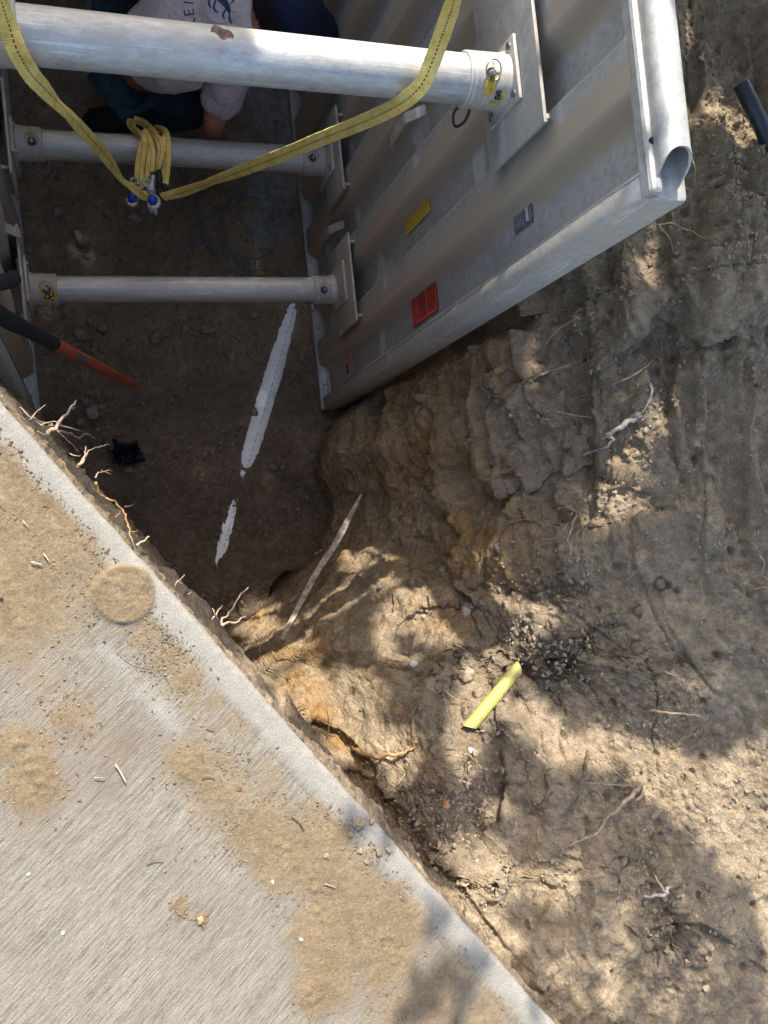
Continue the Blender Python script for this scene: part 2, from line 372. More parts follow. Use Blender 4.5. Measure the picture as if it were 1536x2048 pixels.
# ---------------------------------------------------------------- terrain
def ip(x, xs, ys): return np.interp(x, xs, ys)
def smax(a, b, k=.06):
    h = np.clip(.5+.5*(a-b)/k, 0, 1); return b*(1-h)+a*h+k*h*(1-h)
def slab_d(x, y): return (x-EA[0])*EN[0]+(y-EA[1])*EN[1]          # >0 outside the slab, towards the pit
def bowl(x, y, c, rx, ry, ang, depth, p=2):
    ca, sa = math.cos(ang), math.sin(ang); dx, dy = x-c[0], y-c[1]
    q = ((dx*ca+dy*sa)/rx)**2+((-dx*sa+dy*ca)/ry)**2
    return -depth*np.clip(1-q, 0, 1)**(1/p)
def zbase(x, y):
    x = np.asarray(x, float); y = np.asarray(y, float); x, y = np.broadcast_arrays(x, y)
    xw = ip(y, [-2, -.5, -.1, .25, .42, .55, 3], [.80, .84, .90, .93, .97, 1.115, 1.12])
    xw = xw+.03*np.sin(y*7.+1)*sst(.5, .3, y)+.02*np.sin(y*17.)*sst(.5, .3, y)
    d = x-xw
    steep = sst(.40, .56, y)                      # behind the shield the bank is cut nearly plumb
    dd = d*(1+steep*1.2)
    zr = ip(dd, [-.05, 0, .03, .09, .15, .20, .27, .34, .48, .62, .9, 1.3, 3], [-2.05, -2.02, -1.85, -1.45, -1.08, -.82, -.56, -.40, -.27, -.19, -.10, -.03, 0])
    ye = ip(x, [-.5, .25, .45, .62, .8, 1.], [-.36, -.385, -.385, -.30, -.15, .0])
    e = ye-y
    ze = ip(e, [-.02, .015, .035, .06, .10, .16, .25, .35, .50, .70, .95, 1.3, 4], [-2.05, -2.0, -1.8, -1.45, -1.15, -.98, -.82, -.66, -.46, -.30, -.19, -.12, -.06])
    zl = ip(slab_d(x, y), [-.12, -.03, .01, .05, .09, 3], [-.12, -.13, -.20, -1.2, -2.05, -2.2])      # bank under the slab edge
    z2 = ip(-.335-x, [0, .03, .1, .3, 2], [-2.2, -.35, -.12, -.04, 0])                                 # bank left of the shield
    zf = ip(y-3.1, [0, .08, .3, 1], [-2.2, -.4, -.08, 0])                                              # far end of the pit
    z = smax(zr, ze, .10); z = smax(z, zl, .03); z = smax(z, z2, .03); z = smax(z, zf, .05); z = smax(z, np.full_like(z, -2.02), .02)
    z = np.minimum(z, .02)
    # hollows and ledges cut in the bench
    for (u, v, h, rx, ry, a, dp, p_) in BOWLS:
        c = atH(u, v, h); z = z+bowl(x, y, c, rx, ry, a, dp, p_)
    sdist = slab_d(x, y)
    z = np.where(sdist < -.02, np.minimum(z, -.125), z)
    return z
BOWLS = [(880, 1275, 2.25, .13, .08, .5, .06, 2), (735, 1210, 2.45, .12, .09, .3, .10, 3), (980, 1510, 1.95, .11, .26, -.3, .05, 1.5),
         (1150, 1270, 2.0, .08, .06, .2, .04, 2), (860, 1720, 1.75, .055, .13, .62, .09, 2.5), (780, 1590, 1.8, .05, .09, .62, .09, 2.5),
         (1110, 780, 2.0, .08, .12, 0, .05, 2),
         (1160, 1010, 1.95, .14, .10, 0, .06, 2.5), (1150, 1840, 1.6, .14, .09, .2, .035, 1.5), (1340, 1850, 1.58, .10, .13, .3, .03, 2.5),
         (900, 1130, 2.3, .05, .10, -.3, .07, 2)]
def hit_terrain(u, v, lift=0.0):
    r = ray(u, v); hs = np.linspace(.9, 3.56, 700); pts = r[None, :]*(-hs/r[2])[:, None]
    z = zbase(pts[:, 0], pts[:, 1])+lift; zz = CAMZ-hs
    i = int(np.argmax(zz <= z)); 
    if not (zz <= z).any(): i = len(hs)-1
    p = pts[i].copy(); p[2] = zz[i]; return p
def build_terrain():
    ys = np.concatenate([[-30, -14, -7, -4, -2.6, -1.9, -1.6], np.arange(-1.42, 1.25, .0042), np.arange(1.25, 3.6, .012), [3.8, 4.3, 5.5, 8, 14, 40]])
    xf = np.arange(-.75, 1.95, .0015); NS = 1150
    rows = []
    for y in ys:
        z = zbase(xf, np.full_like(xf, y))
        k = 5; z = np.convolve(np.pad(z, k//2, mode='edge'), np.ones(k)/k, 'valid')
        # arc length that runs along the profile; denser on the right-hand side that faces the camera
        ds = np.sqrt(np.diff(xf)**2+np.diff(z)**2)
        xm = .5*(xf[1:]+xf[:-1]); w = np.where(xm > -.3, 1.0, .25)
        s = np.concatenate([[0], np.cumsum(ds*w)]); t = np.linspace(0, s[-1], NS)
        X = np.interp(t, s, xf); Z = np.interp(t, s, z)
        X = np.concatenate([[-40, -12, -5, -2.5, -1.3], X, [2.3, 3, 5, 12, 40]])
        Z = np.concatenate([[Z[0]]*5, Z, [min(0, Z[-1]+.01)]*5])
        rows.append(np.stack([X, np.full_like(X, y), Z], -1))
    P = np.array(rows)
    # smooth the parametrisation between rows
    for _ in range(3):
        P[1:-1] = P[1:-1]*.5+.25*(P[:-2]+P[2:]) if False else P[1:-1]
    du = np.gradient(P, axis=1); dv = np.gradient(P, axis=0)
    Nn = np.cross(du, dv); Nn /= np.linalg.norm(Nn, axis=-1)[..., None]+1e-9
    Nn[Nn[..., 2] < -.2] *= -1
    x, y, z = P[..., 0], P[..., 1], P[..., 2]
    U, V = project(P)
    near = (np.abs(x) < 2.4) & (y > -1.8) & (y < 3.9)
    wallness = sst(-1.85, -1.7, z)*sst(-.12, -.5, z)
    floor = sst(-1.85, -1.97, z)
    dark = 0*x                                    # loose dark granular fill, by place
    for (u, v, r) in DARKS:
        c = hit_terrain(u, v); dark = np.maximum(dark, np.exp(-(((x-c[0])**2+(y-c[1])**2)/(r*r))**1.5))
    ochre = 0*x
    for (u, v, r, w_) in OCHRES:
        c = hit_terrain(u, v); ochre = np.maximum(ochre, w_*np.exp(-((x-c[0])**2+(y-c[1])**2+(z-c[2])**2*.3)/(r*r)))
    clod = 0*x
    for (u, v, r) in CLODS:
        c = hit_terrain(u, v); clod = np.maximum(clod, np.exp(-(((x-c[0])**2+(y-c[1])**2+(z-c[2])**2*.3)/(r*r))))
    big = fbm(x, y*.7, z, 3.2, 4)
    med = fbm(x+3, y, z, 11, 5)
    rid = fbm(x+9, y*.45, z, 8, 4, ridge=True)
    fin = fbm(x, y+5, z, 55, 4)
    c1, v1 = cells(x+big*.05, y+med*.02, z, 17); c2, v2 = cells(x+med*.03, y, z+med*.02, 42); c3, v3 = cells(x, y, z, 95)
    lumps = (np.clip(.62-c1, 0, 1))*(v1 > .45); lumps2 = np.clip(.6-c2, 0, 1)*(v2 > .35); lumps3 = np.clip(.6-c3, 0, 1)*(v3 > .3)
    strata = fbm(x*1.2, y*.22, z*1.6+.1*big, 7, 4)
    step = np.tanh((fbm(x+2, y*.6+1, z, 4.5, 3)*5))*.5
    calm = 1-.75*clod
    amp = np.where(near, 1.0, .3)
    D = .040*big*wallness+.016*big+.016*med*(1-.6*floor)+.012*strata*wallness+.007*rid*wallness+.012*step*wallness
    D += floor*(.010*lumps*1.2*(fbm(x, y, 0*x, 2.2, 2) > -.05)+.008*lumps2)
    D += dark*(.016*lumps2+.010*lumps3+.006*lumps)+clod*(.030*lumps+.020*lumps2+.009*lumps3+.010)
    D += (.0045+.006*sst(0, .5, med))*lumps2*wallness*.8+.0035*fin+.004*lumps3*sst(.0, .3, fbm(x+7, y, z, 6, 3))
    crk = np.abs(fbm(x+.3, y, z+2, 6.5, 3)); D -= .006*sst(.016, .0, crk)*sst(.05, .3, fbm(x-4, y, z, 2.1, 2))
    sdist = slab_d(x, y)
    D = np.where((sdist < -.01), np.minimum(D, 0), D)
    D = np.where((x > .94) & (y > .5) & (z > -1.97), np.clip(D, -.02, .012), D)
    topz = sst(-.9, -.3, z); rough_ = sst(-.15, .35, fbm(x+11, y*.8, z, 3.4, 4))
    bil = np.abs(fbm(x+.02*med, y*.8, z, 9, 5)); bil2 = np.abs(fbm(x+6, y*.9, z+.02*med, 24, 4))
    D += (.2+.8*(1-floor))*((.022+.010*(1-wallness))*bil+.012*bil2)
    D += topz*(.012*fbm(x, y*.6, z, 9, 5)+rough_*(.016*np.clip(.62-c2, 0, 1)*(v2 > .3)+.010*np.clip(.62-c3, 0, 1)+.010*fbm(x+2, y, z, 30, 4, ridge=True)))
    rill = np.abs(fbm(x+.25*fbm(x, y*.5, z, 3, 2), y*.18+3, 0*z, 5.5, 3)); D -= topz*.012*sst(.06, .0, rill)*sst(-1.2, -.2, y)
    for (pl, hgt, fall) in LEDGES:
        q = np.array([hit_terrain(u, v) for u, v in pl])[:, :2]; best = np.full(x.shape, 9.); sgn = np.zeros(x.shape)
        for a_, b_ in zip(q[:-1], q[1:]):
            ab = b_-a_; L2 = ab@ab; t_ = np.clip(((x-a_[0])*ab[0]+(y-a_[1])*ab[1])/L2, 0, 1); dx_ = x-a_[0]-t_*ab[0]; dy_ = y-a_[1]-t_*ab[1]
            dd_ = np.hypot(dx_, dy_); cr_ = ab[0]*dy_-ab[1]*dx_; m_ = dd_ < best; best = np.where(m_, dd_, best); sgn = np.where(m_, np.sign(cr_), sgn)
        sd_ = sgn*best+.008*med+.003*fin
        e0 = np.minimum(np.hypot(x-q[0][0], y-q[0][1]), np.hypot(x-q[-1][0], y-q[-1][1])); endf = sst(0, .06, e0)
        D += endf*(hgt*sst(-.004, .010, sd_)*np.exp(-np.maximum(sd_, 0)/fall)-.4*hgt*np.exp(-(sd_/.012)**2)*(sd_ < .004))
    gx_ = x+.05*fbm(x, y*.5, z, 3.5, 3)
    gou = fbm(gx_, y*.22+5, z*.7, 7.5, 3); gm_ = sst(.95, 1.15, x)*sst(-.35, .05, y)*(1-floor)
    D += gm_*(.040*np.tanh(gou*6)+.010*np.tanh(fbm(gx_, y*.3, z, 19, 3)*6))
    chunk, cv = cells(x+.02*med, y*.8, z+.02*big, 11); D += (1-floor)*sst(-.1, .3, fbm(x+31, y, z, 2.2, 2))*.018*(cv-.5)*sst(.62, .35, chunk)
    for (u, v, rad, hg) in ((1340, 1880, .13, .030), (1250, 1740, .07, .02), (1460, 420, .07, .02)):
        c = hit_terrain(u, v); g_ = np.exp(-(((x-c[0])**2+(y-c[1])**2)/(rad*rad))**1.5); D += g_*(hg*.6+.030*lumps+.022*lumps2+.008*lumps3)
    pits, pv = cells(x+3, y*.9, z, 26); D -= (1-floor)*.016*sst(.34, .18, pits)*(pv > .80)
    plates_ = (v1-.5)*sst(0, .25, fbm(x+21, y, z, 2.7, 3)); D += (1-floor)*.010*plates_
    D = np.where((x > .94) & (y > .5) & (z > -1.97) & (x < 1.25), np.clip(D, -.02, .012), D)
    D = np.where((sdist < -.01), np.minimum(D, 0), D)
    q0, q1_ = atH(596, 590, 3.5), atH(428, 1150, 3.5); ab = (q1_-q0)[:2]; t_ = np.clip(((x-q0[0])*ab[0]+(y-q0[1])*ab[1])/(ab@ab), 0, 1)
    dp = np.hypot(x-q0[0]-t_*ab[0], y-q0[1]-t_*ab[1]); D = D*(1-.75*np.exp(-(dp/.10)**4)*floor)+floor*.006*np.exp(-(dp/.08)**4)*fbm(x, y, z, 38, 4)
    D *= amp
    P2 = P+Nn*D[..., None]
    # colour
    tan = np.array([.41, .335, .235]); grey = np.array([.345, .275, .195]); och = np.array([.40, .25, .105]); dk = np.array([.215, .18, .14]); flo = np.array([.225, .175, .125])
    w = sst(-.35, .45, fbm(x+1, y*.5, z, 2.6, 5)+.25*med)
    colr = tan*(1-w[..., None])+grey*w[..., None]
    w2 = sst(.05, .42, strata+.25*big)*wallness
    colr = colr*(1-.8*w2[..., None])+np.array([.42, .285, .150])*.8*w2[..., None]
    low = sst(-.95, -1.5, z)*(1-floor); colr = colr*(1-.35*low[..., None])+np.array([.38, .265, .15])*.35*low[..., None]
    fl = floor[..., None]; colr = colr*(1-fl)+flo*((1+.35*fbm(x, y, z, 5, 4))*(.82+.63*sst(.0, 1.2, y)))[..., None]*fl  # floor painted lighter toward the far end, darker near, standing in for light
    colr = colr*(1-.85*dark[..., None])+dk*(1+.5*fin)[..., None]*.85*dark[..., None]
    oc = np.clip(ochre*(1+1.2*fbm(x+5, y, z, 22, 4)), 0, 1); colr = colr*(1-oc[..., None])+och*oc[..., None]
    colr = colr*(1-.5*clod[..., None])+np.array([.40, .32, .215])*.5*clod[..., None]
    g = 0*x
    for (u, v, r) in GREYS:
        c = atH(u, v, 3.48); g = np.maximum(g, np.exp(-(((x-c[0])**2+(y-c[1])**2)/(r*r))**2))
    g = np.clip(g*(1.1+1.5*fbm(x, y, z, 9, 4)), 0, 1)*floor; colr = colr*(1-g[..., None])+np.array([.33, .34, .35])*g[..., None]
    lump_tone = .88+.24*np.clip(v2, 0, 1)              # each lump its own shade of soil
    colr = colr*lump_tone[..., None]*(1+.25*fin)[..., None]*(1+.22*sst(-.2, .5, med))[..., None]
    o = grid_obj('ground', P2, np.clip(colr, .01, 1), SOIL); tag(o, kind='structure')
    return P2
LEDGES = [([(1335, 400), (1330, 470), (1345, 560), (1372, 640), (1350, 700), (1335, 790), (1340, 860)], .040, .10),
          ([(1475, 700), (1472, 860), (1480, 960), (1488, 1080), (1500, 1150)], .030, .14), ([(1530, -20), (1512, 90), (1520, 240)], .05, .2),
          ([(830, 1345), (770, 1338), (700, 1350), (640, 1338)], .05, .10), ([(1040, 1190), (940, 1182), (860, 1178), (800, 1168)], .045, .08),
          ([(870, 640), (880, 760), (870, 880), (880, 1000), (900, 1120), (940, 1230)], .035, .07), ([(1010, 600), (1035, 700), (1010, 800), (1030, 900), (1100, 1000)], .028, .08),
          ([(1215, 1700), (1260, 1680), (1320, 1710), (1350, 1770), (1340, 1800)], -.030, .08), ([(1150, 1310), (1170, 1270), (1140, 1240)], .04, .08),
          ([(1000, 1480), (1010, 1560), (990, 1640), (930, 1690)], .035, .12), ([(1060, 1880), (1110, 1790), (1160, 1760)], -.018, .08), ([(1240, 1940), (1280, 1860), (1380, 1840), (1470, 1900)], .022, .10),
          ([(870, 1680), (900, 1740), (960, 1830), (1040, 1930)], .014, .05), ([(1390, 60), (1400, 160), (1385, 260)], .03, .08), ([(1220, 520), (1215, 640), (1190, 700)], .025, .07)]
DARKS = [(960, 1560, .09), (900, 1650, .08), (1010, 1480, .08), (1060, 1330, .09), (1100, 1280, .07), (880, 1480, .06), (850, 1600, .06), (960, 1640, .07), (1090, 1180, .05), (1340, 1880, .11)]
OCHRES = [(600, 1370, .05, .9), (640, 1430, .05, 1), (575, 1310, .05, .8), (680, 1480, .04, .9), (520, 1240, .06, .7), (720, 1530, .04, .6), (770, 1600, .04, .6),
          (840, 700, .22, .7), (860, 900, .20, .7), (930, 1080, .16, .75), (960, 760, .14, .6), (800, 820, .16, .6), (1000, 1120, .09, .5), (640, 1300, .06, .5), (780, 760, .14, .4), (900, 1240, .07, .5)]
CLODS = [(1480, 330, .06), (1440, 220, .05), (1290, 440, .045), (1270, 600, .06), (1240, 640, .05), (1290, 880, .055), (1030, 820, .04), (1180, 700, .035), (1200, 1050, .04),
         (940, 1420, .05), (900, 1530, .04), (1390, 300, .05), (1360, 1400, .05), (1240, 1560, .04), (1500, 440, .05), (1370, 60, .06), (1420, 540, .05), (1310, 1740, .05)]
GREYS = [(545, 380, .11), (540, 440, .10), (560, 230, .14), (520, 180, .15), (530, 300, .12), (600, 130, .15)]
TERR = build_terrain()
from mathutils.bvhtree import BVHTree
_s = TERR[7:-6:2, 5:-5:2]; _ny, _nx = _s.shape[:2]; _i = np.arange(_ny*_nx).reshape(_ny, _nx)
TB = BVHTree.FromPolygons(_s.reshape(-1, 3).tolist(), np.stack([_i[:-1, :-1], _i[:-1, 1:], _i[1:, 1:], _i[1:, :-1]], -1).reshape(-1, 4).tolist())
def hit_terrain(u, v):
    h = TB.ray_cast(Vector((0, 0, CAMZ)), Vector(ray(u, v)).normalized())
    return np.array(h[0][:]) if h[0] is not None else atH(u, v, 3.5)
# ---------------------------------------------------------------- concrete slab
def pt_ab(u, v): p = atH(u, v, 1.5)[:2]-EA; return p@ED, -(p@EN)
DIRT = [(290, 1262, 30, .8), (345, 1318, 32, .7), (385, 1400, 26, .6), (425, 1470, 34, .6), (455, 1530, 40, .7), (480, 1640, 40, .8), (610, 1650, 45, .7), (160, 1225, 45, .6), (200, 1060, 45, .8), (60, 960, 85, 1), (30, 1080, 95, 1), (110, 1040, 85, 1), (60, 1190, 95, .85), (165, 1130, 65, .7), (35, 890, 50, 1), (20, 1290, 70, .6), (110, 1260, 60, .5),
        (240, 1188, 46, 1.1), (262, 1180, 36, 1.1), (325, 1300, 36, .7), (370, 1350, 36, .75), (160, 1480, 42, .5), (140, 1440, 45, .7), (60, 1575, 44, 1), (25, 1500, 45, .8), (95, 1510, 30, .6),
        (90, 1340, 70, .45), (170, 1380, 50, .45), (400, 1520, 55, .9), (450, 1590, 60, .9), (520, 1650, 60, 1), (570, 1700, 62, 1), (640, 1715, 60, 1), (700, 1790, 75, 1), (640, 1860, 60, 1),
        (720, 1880, 70, 1.05), (670, 1950, 65, 1), (640, 1985, 45, .9), (790, 1850, 62, 1), (770, 1940, 55, .9), (690, 1640, 40, .8), (745, 1690, 35, .7), (800, 1780, 28, .9),
        (880, 1990, 85, .72), (800, 2020, 60, .7), (960, 2045, 90, .7), (360, 1822, 13, 1), (404, 1838, 10, .9), (480, 1440, 40, .6), (430, 1400, 28, .6), (540, 1540, 35, .5), (500, 1690, 28, .8),
        (250, 1050, 40, .5), (95, 870, 36, .8), (300, 1130, 25, .6), (420, 1600, 40, .5), (240, 1500, 55, .35), (560, 1600, 40, .4), (120, 985, 60, .8)]
DAMP = [(150, 1580, 60), (200, 1560, 50), (250, 1490, 45), (80, 1620, 40), (760, 1860, 90), (830, 1960, 80), (650, 1730, 40)]
def build_slab():
    a = np.concatenate([[-8, -4, -2, -1.2], np.arange(-.75, 2.1, .0035), [2.4, 3.5, 6, 12]])
    b = np.concatenate([[0], np.arange(.0022, .9, .0035), np.arange(.9, 1.5, .01), [1.8, 2.6, 4, 8]])
    A, B = np.meshgrid(a, b, indexing='ij')
    wob = .004*perlin(A*3, 0*A, 0*A)+.0025*perlin(A*16, 0*A+3, 0*A)+.0015*perlin(A*60, 0*A+8, 0*A)
    off = wob*np.exp(-B/.05)
    x = EA[0]+A*ED[0]-(B-off)*EN[0]; y = EA[1]+A*ED[1]-(B-off)*EN[1]
    dirt = 0*A; WA = A+.035*fbm(x, y, 0*x, 7, 4)+.012*fbm(x, y, 0*x+2, 30, 3); WB = B+.035*fbm(x+5, y, 0*x, 7, 4)+.012*fbm(x, y, 0*x+7, 30, 3)
    for (u, v, r, w) in DIRT:
        ca, cb = pt_ab(u, v); rr = r*1.5/F*1.38
        dirt = np.maximum(dirt, w*np.exp(-(((WA-ca)**2+(WB-cb)**2)/(rr*rr))**1.1))
    dirt = np.clip(dirt*(1+.5*fbm(x, y, 0*x, 9, 4)), 0, 1.1)
    _c = pt_ab(250, 1188); _e = 1; _r = np.sqrt((A-_c[0])**2+(B-_c[1])**2)/.047; dirt = np.maximum(dirt, 1.1*sst(1.25, .95, _r))
    dirt = dirt*sst(.015, .06, B+.03*fbm(x, y, 0*x, 14, 3)+.06*sst(1.3, 1.0, _r))
    damp = 0*A
    for (u, v, r) in DAMP:
        ca, cb = pt_ab(u, v); rr = r*1.5/F; damp = np.maximum(damp, np.exp(-((A-ca)**2+(B-cb)**2)/(rr*rr)))
    damp *= (.7+fbm(x, y, 0*x, 7, 3))
    nz = .5+.9*fbm(x, y, 0*x, 12, 4)
    smooth = sst(.062, .036, B+.02*(nz-.5))
    inner = np.exp(-((B-.155-.012*fbm(x, y, 0*x, 6, 2))/.017)**2)*sst(.25, .75, nz)*sst(.2, .45, A)*sst(1.35, 1.1, A)
    smooth = np.maximum(smooth*(1-sst(1.2, .95, _r)), .8*inner)
    disc = np.zeros_like(A)
    ca, cb = pt_ab(250, 1188); rr = np.sqrt((A-ca)**2+(B-cb)**2)/.047
    disc = .004*sst(1.25, .9, rr)+.003*np.exp(-((rr-1.05)/.12)**2)
    z = .0030*sst(.25, 1.0, dirt)*(1+.9*fbm(x, y, 0*x, 40, 3))*.9+disc
    c3, v3 = cells(x, y, 0*x, 150); z += .0026*np.clip(.55-c3, 0, 1)*sst(.35, .9, dirt)*(v3 > .3); c4, v4 = cells(x+.01*fbm(x, y, 0*x, 30, 2), y, 0*x, 58); z += .0075*np.clip(.6-c4, 0, 1)*sst(.55, 1.0, dirt)*(v4 > .55)*sst(-.1, .3, fbm(x, y, 0*x, 9, 3))
    # boot tread pressed into the dirt
    for (u, v) in ((655, 1925), (700, 1830), (770, 1890)):
        ca, cb = pt_ab(u, v); la, lb = A-ca, B-cb
        m = np.exp(-((la/.022)**2+(lb/.018)**2)**2); z += -.003*m*(np.sin(la*900) > .2)
    z -= .010*np.exp(-B/.0045)                     # worn arris
    z -= .0015*np.exp(-((B-.062)/.004)**2)*(nz > .4)
    P = np.stack([x, y, z], -1)
    # the edge face of the slab, ragged below
    for k, dz in enumerate((-.03, -.06, -.10, -.118)):
        row = P[:, 0].copy() if k == 0 else row.copy()
        row = P[:, 0].copy(); row[:, 2] = dz+.004*perlin(a*30, 0*a+k, 0*a)
        r2 = .004*perlin(a*25, 0*a+k*2, 0*a)-(.0 if k < 3 else .05)
        row[:, 0] += EN[0]*r2; row[:, 1] += EN[1]*r2
        P2 = row[:, None, :] if k == 0 else np.concatenate([row[:, None, :], P2], 1)
    nP = np.concatenate([P2, P], 1)
    ext = P2.shape[1]
    pad = lambda q, val: np.concatenate([np.full((q.shape[0], ext), val), q], 1)
    cols = np.stack([pad(dirt, .35), pad(smooth, .5), pad(np.clip(damp, 0, 1), .2)], -1)
    o = grid_obj('pavement', nP[:, ::-1], cols[:, ::-1], CONC); tag(o, kind='structure'); return o
build_slab()

def text_mb(s, size, origin, ex, ey, lift=0.0):
    """lettering laid on a surface: origin is its centre, ex/ey the reading and up directions"""
    cu = bpy.data.curves.new('t', 'FONT'); cu.body = s; cu.size = size; cu.align_x = 'CENTER'; cu.align_y = 'CENTER'; cu.resolution_u = 2
    to = bpy.data.objects.new('t', cu); COL.objects.link(to); bpy.context.view_layer.update()
    me = bpy.data.meshes.new_from_object(to.evaluated_get(bpy.context.evaluated_depsgraph_get()))
    m = MB(); ex = np.array(ex, float); ey = np.array(ey, float); nrm = np.cross(ex, ey); nrm /= np.linalg.norm(nrm); o = np.array(origin, float)+nrm*lift
    m.add([o+ex*v.co[0]+ey*v.co[1] for v in me.vertices], [list(p.vertices) for p in me.polygons])
    bpy.data.objects.remove(to); bpy.data.curves.remove(cu); bpy.data.meshes.remove(me); return m
def multi(name, parts, parent, smooth=False):
    V, Fc, mi = [], [], []
    for k, (m, mat) in enumerate(parts):
        n0 = len(V); V += m.v; Fc += [tuple(i+n0 for i in f) for f in m.f]; mi += [k]*len(m.f)
    o = mesh_obj(name, V, Fc, parts[0][1], parent, smooth)
    for _, mat in parts[1:]: o.data.materials.append(mat)
    o.data.polygons.foreach_set('material_index', mi); return o

# ---------------------------------------------------------------- trench shield
shield = empty('trench_shield')
tag(shield, 'aluminium trench shield of two corrugated panels braced apart by round struts', 'trench shield')
Y0, Y1, ZB, ZT = .545, 2.95, -1.985, .372
XR, XL = 1.0, -.21
def skin_x(y):
    t = (y-.675)/.2565; s = np.clip(.5+1.25*np.cos(2*np.pi*t), 0, 1); s = s*s*(3-2*s)
    return -.006+.044*s
def quadplate(m, ys, zs, x0, x1, bev=.003): m.box((x0, ys[0], zs[0]), (x1, ys[1], zs[1]), bev)
def make_panel(X, sg):
    y = np.arange(Y0+.05, Y1-.03, .006); z = np.linspace(ZB+.03, ZT-.06, 90)
    Yg, Zg = np.meshgrid(y, z, indexing='ij')
    dent = .0025*fbm(Yg, Zg, 0*Yg+X, 3, 3)
    Xg = X+sg*(skin_x(Yg)+dent)
    t = ((Yg-.765)/.2565+.5) % 1-.5
    hw = .17+.05*fbm(Yg*2, Zg*1.2, 0*Yg+X, 3, 3)+.05*sst(-1.9, .3, Zg)
    dust = np.clip(sst(hw+.10, hw-.12, np.abs(t))*(.95+.8*fbm(Yg, Zg*.4, 0*Yg+4+X, 9, 4))+.12, 0, 1)
    dust = np.maximum(dust, .85*sst(ZB+.16, ZB+.02, Zg+.05*fbm(Yg, Zg, 0*Yg, 6, 3)))
    P = np.stack([Xg, Yg, Zg], -1)
    if sg > 0: P = P[::-1]
    dd = dust[::-1] if sg > 0 else dust
    skin = grid_obj('side_panel', P, np.repeat(dd[..., None], 3, -1), ALU_SKIN); skin.parent = shield
    # outer sheet behind the corrugation, a shade proud of nothing
    m = MB(); m.box((X+sg*.075, Y0+.05, ZB+.02), (X+sg*.083, Y1-.05, ZT-.1)); m.build('backing_sheet', ALU_POST, skin)
    # near and far end posts: square tube with softened corners and a small inner lip
    for (a, b, nm) in ((Y0, Y0+.062, 'end_post'), (Y1-.062, Y1, 'end_post')):
        m = MB(); m.box((X-sg*.004, a, ZB), (X+sg*.098, b, ZT-.060), .012)
        auto_smooth(m.build(nm, ALU_POST, skin), 40)
    # bottom channel: flat sill the corrugated sheet stands on, with an upturned inner lip
    m = MB(); m.box((X-sg*.012, Y0+.002, ZB-.012), (X+sg*.096, Y1, ZB+.018), .006)
    m.box((X-sg*.014, Y0+.003, ZB-.03), (X-sg*.006, Y1, ZB+.021), .002)
    auto_smooth(m.build('bottom_channel', ALU_RAIL, skin), 40)
    # top rail: flattened tube along the top, cut on a slant at the near end and open
    m = MB(); n_ = 40; V = []; cx, cz, rx, rz = X+sg*.040, ZT-.032, .033, .034
    ring_y = [0, .03, .3, 1.0, 1.8, 2.4]; ins = []
    for k, yy in enumerate(ring_y):
        for j in range(n_):
            w = 2*math.pi*j/n_; sx, sz = math.cos(w), math.sin(w)
            px = cx+rx*math.copysign(abs(sx)**.8, sx); pz = cz+rz*math.copysign(abs(sz)**.8, sz)
            cut = .068*(.5+.5*sz)*(1 if k == 0 else (.9 if k == 1 else 0)); V.append((px, Y0+.006+yy+cut, pz))
    Fc = [[k*n_+j, k*n_+(j+1) % n_, (k+1)*n_+(j+1) % n_, (k+1)*n_+j] for k in range(len(ring_y)-1) for j in range(n_)]
    n0 = len(V)                                    # inner wall of the tube
    for k, yy in enumerate((0, .5, 1.2)):
        for j in range(n_):
            w = 2*math.pi*j/n_; sx, sz = math.cos(w), math.sin(w)
            px = cx+(rx-.005)*math.copysign(abs(sx)**.8, sx); pz = cz+(rz-.005)*math.copysign(abs(sz)**.8, sz)
            V.append((px, Y0+.006+yy+.068*(.5+.5*sz)*(1 if k == 0 else 0), pz))
    Fc += [[n0+k*n_+(j+1) % n_, n0+k*n_+j, n0+(k+1)*n_+j, n0+(k+1)*n_+(j+1) % n_] for k in range(2) for j in range(n_)]
    Fc += [[(j+1) % n_, j, n0+j, n0+(j+1) % n_] for j in range(n_)]
    m.add(V, Fc)
    auto_smooth(m.build('top_rail', ALU_RAIL, skin), 50)
    m = MB(); m.box((X-sg*.005, Y0+.004, ZT-.075), (X+sg*.022, Y1-.05, ZT-.036), .009); m.build('rail_flange', ALU_RAIL, skin)
    m = MB(); hx = X+sg*.010; m.tube([(X+sg*.006, Y0+.10, ZT-.040), (X+sg*.006, Y0+.10, ZT-.0345)], .0065, 12); m.build('drain_hole', INK, skin)
    for yy in (.66, .92): m = MB(); m.tube([(X+sg*.012, yy, ZB+.018), (X+sg*.012, yy, ZB+.0215)], .004, 8); m.build('drain_hole', INK, skin)
    return skin
right_panel = make_panel(XR, 1); left_panel = make_panel(XL, -1)
right_panel['label'] = 'panel with red, yellow and black stickers'
